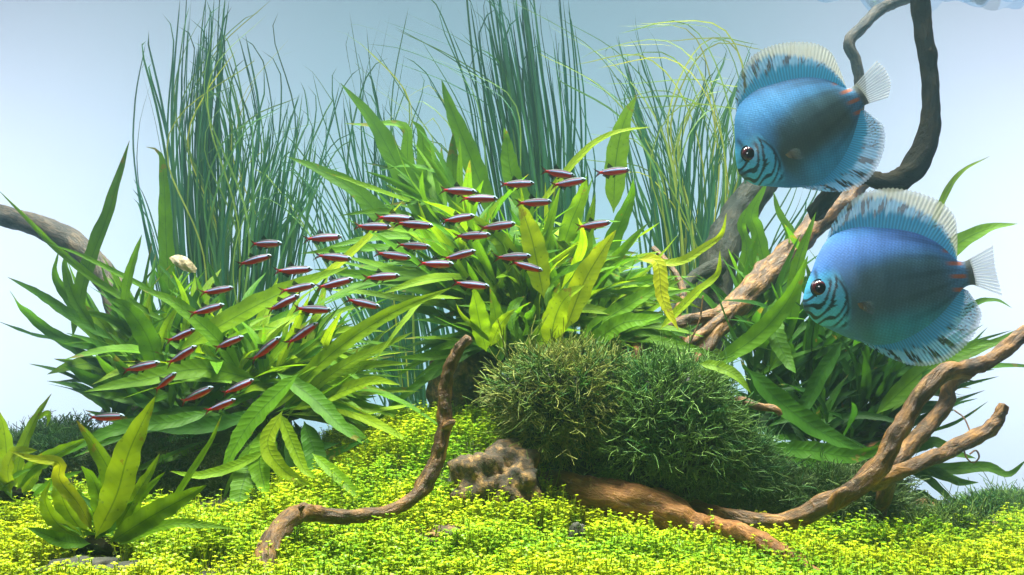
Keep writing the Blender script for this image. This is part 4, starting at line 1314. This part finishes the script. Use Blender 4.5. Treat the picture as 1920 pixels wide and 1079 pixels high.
def place_tetra(px, py, ang, ln):
    Y = random.uniform(.86, .93)
    if px > 800:
        Y += 0.03
    near = 'over left fern' if px < 480 else 'beside left fern' if px < 720 else 'before central fern'
    pose = 'nose steeply up' if ang >= 20 else 'tilted up' if ang >= 9 else 'nose tilted down' if ang <= -10 else 'swimming level'
    near = SPECIAL.get((px, py), near)
    c = P(px, py, Y)
    o = thing('tetra', f'small red and blue tetra, {pose}, {near}', 'fish', c, 'school of red and blue tetras')
    o.location = c
    L = S(ln, Y) * 1.04
    yaw = random.uniform(-.38, .38)
    bend = random.randrange(len(BENDS))
    M = Matrix.Rotation(yaw, 3, 'Z') @ Matrix.Rotation(-math.radians(ang), 3, 'Y') @ Matrix.Rotation(random.uniform(-.12, .12), 3, 'X')
    o.rotation_euler = M.to_euler()
    o.scale = (L / 1.0, L / 1.0, L / 1.0)
    for nm, me in (('body', ME_TBODY), ('tail_fin', ME_TAIL), ('dorsal_fin', ME_DORSAL), ('adipose_fin', ME_ADIP), ('anal_fin', ME_ANAL), ('pelvic_fin', ME_PELV), ('pelvic_fin', ME_PELV2), ('pectoral_fin', ME_PECT)):
        q = bpy.data.objects.new(nm, me[bend])
        C.objects.link(q)
        q.parent = o
    for sgn in (-1, 1):
        q = bpy.data.objects.new('eye', ME_TEYE)
        C.objects.link(q)
        q.parent = o
        q.location = (.415, sgn * .036, .012)
        if sgn > 0:
            q.rotation_euler = (0, 0, math.pi)
    return o


for t_ in TETRAS:
    place_tetra(*t_)

# ------------------------------------------------------------------ discus
M_DISCUS = tint_material('discus skin', 0.0, 0.40, 0.4, coat=0.05, scales=62.0)
M_DFIN = tint_material('discus fin', 0.35, 0.5, 0.25, alpha=True)

TOPP = np.array([(-.002, .0), (-.004, .03), (.012, .075), (.05, .145), (.097, .213), (.15, .295), (.215, .37), (.289, .415), (.40, .432), (.48, .425), (.567, .40), (.68, .365), (.783, .318), (.86, .263), (.914, .21), (.955, .145), (.985, .098), (1.02, .078), (1.06, .082)])
BOTP = np.array([(-.002, .0), (.004, -.03), (.034, -.087), (.07, -.125), (.123, -.164), (.19, -.218), (.256, -.263), (.35, -.31), (.44, -.328), (.53, -.325), (.66, -.29), (.785, -.23), (.88, -.165), (.95, -.11), (.985, -.085), (1.02, -.075), (1.06, -.080)])


def discus_body_mesh(dark, blue, violet):
    ns, nr = 210, 240
    u = np.linspace(0, 1, ns)
    X = -0.002 + 1.062 * np.where(u < .15, (u / .15) ** 1.7 * .08, .08 + (u - .15) / .85 * .92)
    tt = cr(TOPP, 400)
    bb = cr(BOTP, 400)
    zt = np.interp(X, np.maximum.accumulate(tt[:, 0]), tt[:, 1])
    zb = np.interp(X, np.maximum.accumulate(bb[:, 0]), bb[:, 1])
    h = (zt - zb) / 2
    z0 = (zt + zb) / 2
    wt = np.interp(X, [0, .03, .1, .2, .35, .5, .7, .85, .95, 1.06], [.010, .03, .060, .078, .086, .082, .062, .040, .026, .016])
    th = np.linspace(0, 2 * math.pi, nr, endpoint=False)
    ct, st = np.cos(th), np.sin(th)
    V = np.zeros((ns, nr, 3))
    V[:, :, 0] = X[:, None]
    zz = np.sign(st) * np.abs(st) ** 0.95
    V[:, :, 1] = wt[:, None] * (np.sign(ct) * (np.maximum(1 - np.abs(zz) ** 1.9, 0)) ** 0.95)[None]
    V[:, :, 2] = z0[:, None] + h[:, None] * zz[None]
    x = V[:, :, 0]
    z = V[:, :, 2]
    side = np.sign(V[:, :, 1])
    # gill plate bulge
    g = np.exp(-(((x - .17) / .10) ** 2 + ((z - .02) / .13) ** 2))
    V[:, :, 1] += side * g * 0.008
    wn = np.array([[noise.noise((float(a) * 9, float(b) * 9, 2.0)) for a, b in zip(x[i, ::4], z[i, ::4])] for i in range(ns)])
    wn = np.repeat(wn, 4, 1)[:, :nr]
    # pigment, with a top-lit blue sheen and brightened lower flank painted in
    e = np.sqrt(((x - .64) / .50) ** 2 + ((z + .10) / .40) ** 2)
    cen = mixc(np.array(dark), np.array((0.05, 0.15, 0.22)), sm(.0, .7, np.abs(z + .05) / .4))
    col = mixc(cen, np.array(blue), sm(.66, 1.16, e + .06 * wn + .45 * np.clip(z - .02, 0, 1)))
    col = mixc(col, np.array(blue) * .55 + np.array(dark) * .6, sm(.84, .97, x) * .7)
    col = mixc(col, np.array(violet), sm(.12, .30, z) * (1 - sm(.32, .42, z)) * 0.75)
    col = mixc(col, np.array((0.045, 0.34, 0.58)), sm(-.10, -.26, z) * sm(.25, .5, x) * 0.7)
    # soft vertical bars
    for bx in (.38, .52, .66, .79):
        col = col * (1 - 0.10 * np.exp(-((x - bx - .12 * z) / .028) ** 2)[..., None])
    # lateral lines running back to the tail
    lat = np.sin((z - .02) / np.maximum(h[:, None] * .9 + .05, .05) * 17)
    col = col * (1 - 0.24 * (sm(.3, .9, lat) * sm(.45, .75, x))[..., None])
    # scales
    sc = np.sin(x * 210 + z * 120) * np.sin(z * 230 - x * 60)
    col = col * (1 + 0.20 * (sc * sm(.25, .36, x))[..., None])
    col *= (1 + 0.10 * wn)[..., None]
    # rusty blotches on the tail root
    rb = sm(.89, .95, x) * (1 - sm(.99, 1.03, x)) * sm(.35, .8, np.sin(z * 75 + x * 14 + 1.2))
    col = mixc(col, np.array((0.42, 0.11, 0.02)), rb * 0.85)
    col = mixc(col, np.array((0.11, 0.10, 0.045)), sm(1.0, 1.04, x) * .8)
    # face: turquoise with dark winding lines
    fm = (1 - sm(.24, .285, x + 1.1 * (z - .02) ** 2)) * (1 - sm(.13, .22, z)) * sm(-.16, -.12, z + .35 * np.clip(x - .1, 0, 1))
    fz = np.where(x < .31, 1, 0) * fm
    face = np.array((0.09, 0.48, 0.80))
    q = np.hypot(x - .06, (z - .105) * 1.0)
    ln = np.sin(q / .0082 + 3.4 * wn + 1.5 * np.sin(x * 48 - z * 30) + .9)
    col = mixc(col, face, fz * .95)
    low = (1 - sm(.06, .12, z - .4 * x + .02))
    col = mixc(col, np.array((0.006, 0.012, 0.018)), sm(.15, .45, ln) * fz * low * .95)
    arc = np.exp(-((np.hypot((x + .03) / 1.0, z - .01) - .285) / .010) ** 2) * sm(-.16, -.08, z) * (1 - sm(.10, .17, z))
    col = mixc(col, np.array((0.008, 0.012, 0.016)), arc * .9)
    # dark chin, mouth line
    col = mixc(col, np.array((0.03, 0.05, 0.08)), (1 - sm(.02, .05, x + .5 * np.abs(z))) * .8)
    # bar over the eye
    eb = np.exp(-((x - .10 - .15 * (z - .1)) / .012) ** 2) * sm(.13, .16, z) * (1 - sm(.20, .25, z))
    col = mixc(col, np.array((0.02, 0.04, 0.08)), eb * .8)
    col = np.clip(col, 0.003, 1)
    F = grid_faces(ns, nr, True).tolist()
    F.append(tuple(reversed(range(nr))))
    F.append(tuple(range((ns - 1) * nr, ns * nr)))
    # slight mouth
    return V.reshape(-1, 3), F, np.column_stack((col.reshape(-1, 3), np.ones(ns * nr)))


def discus_fin(base, tip, kind, blue, nb=260, nt=34):
    b = cr(np.array(base, float), nb)
    q = cr(np.array(tip, float), nb)
    s = np.linspace(0, 1, nb)[None, :]
    f = np.linspace(0, 1, nt)[:, None]
    row = b[None] * (1 - f[..., None]) + q[None] * f[..., None]
    ray = np.sin(s * 2 * math.pi * (46 if kind != 'tail' else 13))
    y = 0.0022 * ray * f + 0.010 * np.sin(s * 5 + 1) * f ** 2
    # scalloped edge
    ext = 1 - 0.035 * (0.5 - 0.5 * ray) * sm(.8, 1, f)
    row = b[None] * (1 - (f * ext)[..., None]) + q[None] * (f * ext)[..., None]
    V = np.stack((row[..., 0], y + 0 * s, row[..., 1]), -1)
    nz = np.array([noise.noise((k * .22, 0.0, 4.0)) for k in range(nb)])[None, :]
    nz2 = np.array([[noise.noise((k * .16, i * .14, 8.0)) for k in range(nb)] for i in range(nt)])
    if kind == 'tail':
        col = mixc(np.array((0.55, 0.62, 0.72)), np.array((0.85, 0.88, 0.92)), sm(.1, .8, ray) + 0 * f)
        col = mixc(np.array((0.30, 0.30, 0.18)), col, sm(.0, .22, f) + 0 * s)
        al = (0.62 + 0.30 * sm(.0, .8, ray)) * (1 - .22 * f) + .4 * (1 - sm(0, .25, f))
    else:
        teal = np.array((0.045, 0.30, 0.40)) * .45 + np.array(blue) * .5
        col = mixc(teal * .72, teal * 1.25, (ray * .5 + .5) + 0 * f)
        pale = np.array((0.20, 0.46, 0.74))
        dark = np.array((0.03, 0.04, 0.05))
        rear = sm(.55, .85, s)
        # streaks: long slanted in front, broken maze behind
        ph = s * (92 if kind == 'dorsal' else 84) - f * (9.0 if kind == 'dorsal' else 6.0)
        st = np.sin(ph * .60 + 3.0 * nz + .9 * nz2) + .7 * nz2 - .15
        maze = np.sin(s * 230 + 5 * nz2) * np.sin(f * 34 + 4 * nz2)
        zone = sm(.34, .50, f + .16 * nz + .10 * nz2) + 0 * s
        zmid = mixc(pale, dark, sm(.20, .55, st * (1 - rear) + 1.1 * maze * rear))
        col = mixc(col, zmid, zone)
        edge_a, edge_b = ((.80, .95) if kind == 'anal' else (.74, .88))
        cream = np.array((0.80, 0.79, 0.68)) if kind == 'dorsal' else np.array((0.50, 0.60, 0.78))
        em = sm(edge_a, edge_b, f + (.30 if kind == 'dorsal' else .05) * sm(.3, .8, s) * (1 - .5 * sm(.85, 1, s)) + .12 * nz) * sm(.12, .45, s)
        col = mixc(col, cream, em * .92)
        al = 1 - .15 * zone - .30 * sm(.85, 1.0, f)
    al = np.clip(al + 0 * s * f, 0, 1)
    return V.reshape(-1, 3), grid_faces(nt, nb), np.column_stack((np.clip(col, .003, 1).reshape(-1, 3), al.ravel()))


DB = [(.225, .36), (.289, .40), (.40, .415), (.48, .41), (.567, .388), (.68, .35), (.783, .305), (.86, .25), (.914, .197), (.955, .135), (.985, .09)]
DT = [(.235, .385), (.29, .475), (.37, .555), (.46, .615), (.56, .645), (.68, .640), (.79, .605), (.90, .545), (1.0, .46), (1.045, .36), (1.03, .25), (.995, .115)]
AB = [(.30, -.27), (.38, -.305), (.47, -.315), (.55, -.31), (.66, -.28), (.76, -.235), (.85, -.175), (.92, -.125), (.975, -.085)]
AT = [(.31, -.300), (.38, -.365), (.46, -.43), (.55, -.485), (.65, -.512), (.76, -.505), (.87, -.46), (.97, -.385), (1.04, -.29), (1.045, -.22), (1.005, -.105)]
TB = [(1.045, .079), (1.05, .0), (1.045, -.077)]
TT = [(1.235, .145), (1.222, .08), (1.205, .0), (1.20, -.08), (1.20, -.185)]


def discus(label, mouth, tail, Y, dark, blue, violet, yaw, tail_edge):
    a, b = P(*mouth, Y), P(*tail, Y)
    L = np.linalg.norm(b - a) / math.cos(yaw)
    ang = math.atan2(b[2] - a[2], b[0] - a[0])
    o = thing('discus', label, 'fish', a)
    o.rotation_euler = (Matrix.Rotation(yaw, 3, 'Z') @ Matrix.Rotation(-ang, 3, 'Y')).to_euler()
    o.scale = (L, L, L)

    def part(name, V, F, mat, col):
        me = mesh_data(name, V, F, mat, {'col': col})
        q = bpy.data.objects.new(name, me)
        C.objects.link(q)
        q.parent = o
        return q
    V, F, col = discus_body_mesh(dark, blue, violet)
    part('body', V, F, M_DISCUS, col)
    part('dorsal_fin', *[(x) for x in discus_fin(DB, DT, 'dorsal', blue)][:2], M_DFIN, discus_fin(DB, DT, 'dorsal', blue)[2])
    v, f, c = discus_fin(AB, AT, 'anal', blue)
    part('anal_fin', v, f, M_DFIN, c)
    v, f, c = discus_fin(TB, tail_edge, 'tail', blue)
    part('tail_fin', v, f, M_DFIN, c)
    # pelvic blades
    for sg in (-1, 1):
        v, f, c = fin_sheet([(.235, -.235), (.29, -.27)], [(.43, -.375), (.44, -.385)], nb=10, nt=14, c_base=(0.10, 0.25, 0.5), c_tip=(0.45, 0.62, 0.85), a0=1, a1=.85, lean=.012 * sg, rays=.002)
        v[:, 1] += sg * .022
        part('pelvic_fin', v, f, M_DFIN, c)
        v, f, c = fin_sheet([(.305, -.045), (.308, -.060), (.312, -.075)], [(.375, -.040), (.398, -.085), (.372, -.135)], nb=18, nt=14, c_base=(0.26, 0.17, 0.06), c_tip=(0.10, 0.16, 0.20), a0=.9, a1=.12, lean=.035 * sg, rays=.004)
        v[:, 1] += sg * .084
        part('pectoral_fin', v, f, M_DFIN, c)
        v, f, c = ball(.050, .55, (0.003, 0.002, 0.003), (0.055, 0.006, 0.014), 0.72)
        if sg > 0:
            v = v * np.array((-1, -1, 1))
        v = v + np.array((.112, sg * .050, .098))
        ey = part('eye', v, f, M_EYE, c)
        th = np.linspace(0, 2 * math.pi, 28, endpoint=False)
        rows = np.array([(.112 + .052 * math.cos(q) * k, sg * (.050 + .006 * (2 - k * 1.2)), .098 + .052 * math.sin(q) * k) for k in (0.97, 1.06, 1.16) for q in th])
        me = mesh_data('eye_ring', rows, grid_faces(3, 28, True), M_EYE, {'col': np.tile((0.012, 0.02, 0.03, 1), (len(rows), 1))})
        rg = bpy.data.objects.new('eye_ring', me)
        C.objects.link(rg)
        rg.parent = ey
    return o


discus('blue discus with a dark olive flank, head tilted steeply down, near the hooked branch', (1391, 331), (1612, 179), .84, (0.044, 0.072, 0.060), (0.050, 0.28, 0.64), (0.075, 0.31, 0.66), 0.10, [(1.30, .135), (1.315, .07), (1.30, .0), (1.27, -.06), (1.20, -.125)])
discus('bright violet-blue discus with grey-blue flank over the right fern', (1508, 578), (1795, 518), .80, (0.058, 0.120, 0.165), (0.060, 0.25, 0.66), (0.10, 0.23, 0.66), -0.08, TT)

# ------------------------------------------------------------------ water haze
mh, nt, out = new_mat('water haze')
pv = N(nt, 'VolumePrincipled')
pv.inputs['Color'].default_value = (0.55, 0.86, 0.92, 1)
pv.inputs['Density'].default_value = 0.08
pv.inputs['Anisotropy'].default_value = 0.86
nt.links.new(pv.outputs[0], out.inputs['Volume'])
hx, hy0, hy1, hz0, hz1 = 2.75, -0.4, 2.1, -1.1, 1.95
HV = [(sx * hx, y, z) for z in (hz0, hz1) for y in (hy0, hy1) for sx in (-1, 1)]
HF = [(0, 2, 3, 1), (4, 5, 7, 6), (0, 1, 5, 4), (2, 6, 7, 3), (0, 4, 6, 2), (1, 3, 7, 5)]
o = obj('haze', HV, HF, mh, smooth=False, kind='stuff', origin=(0, 0.85, 0))
tag(o, 'faint blue-green haze of the tank water', 'water')
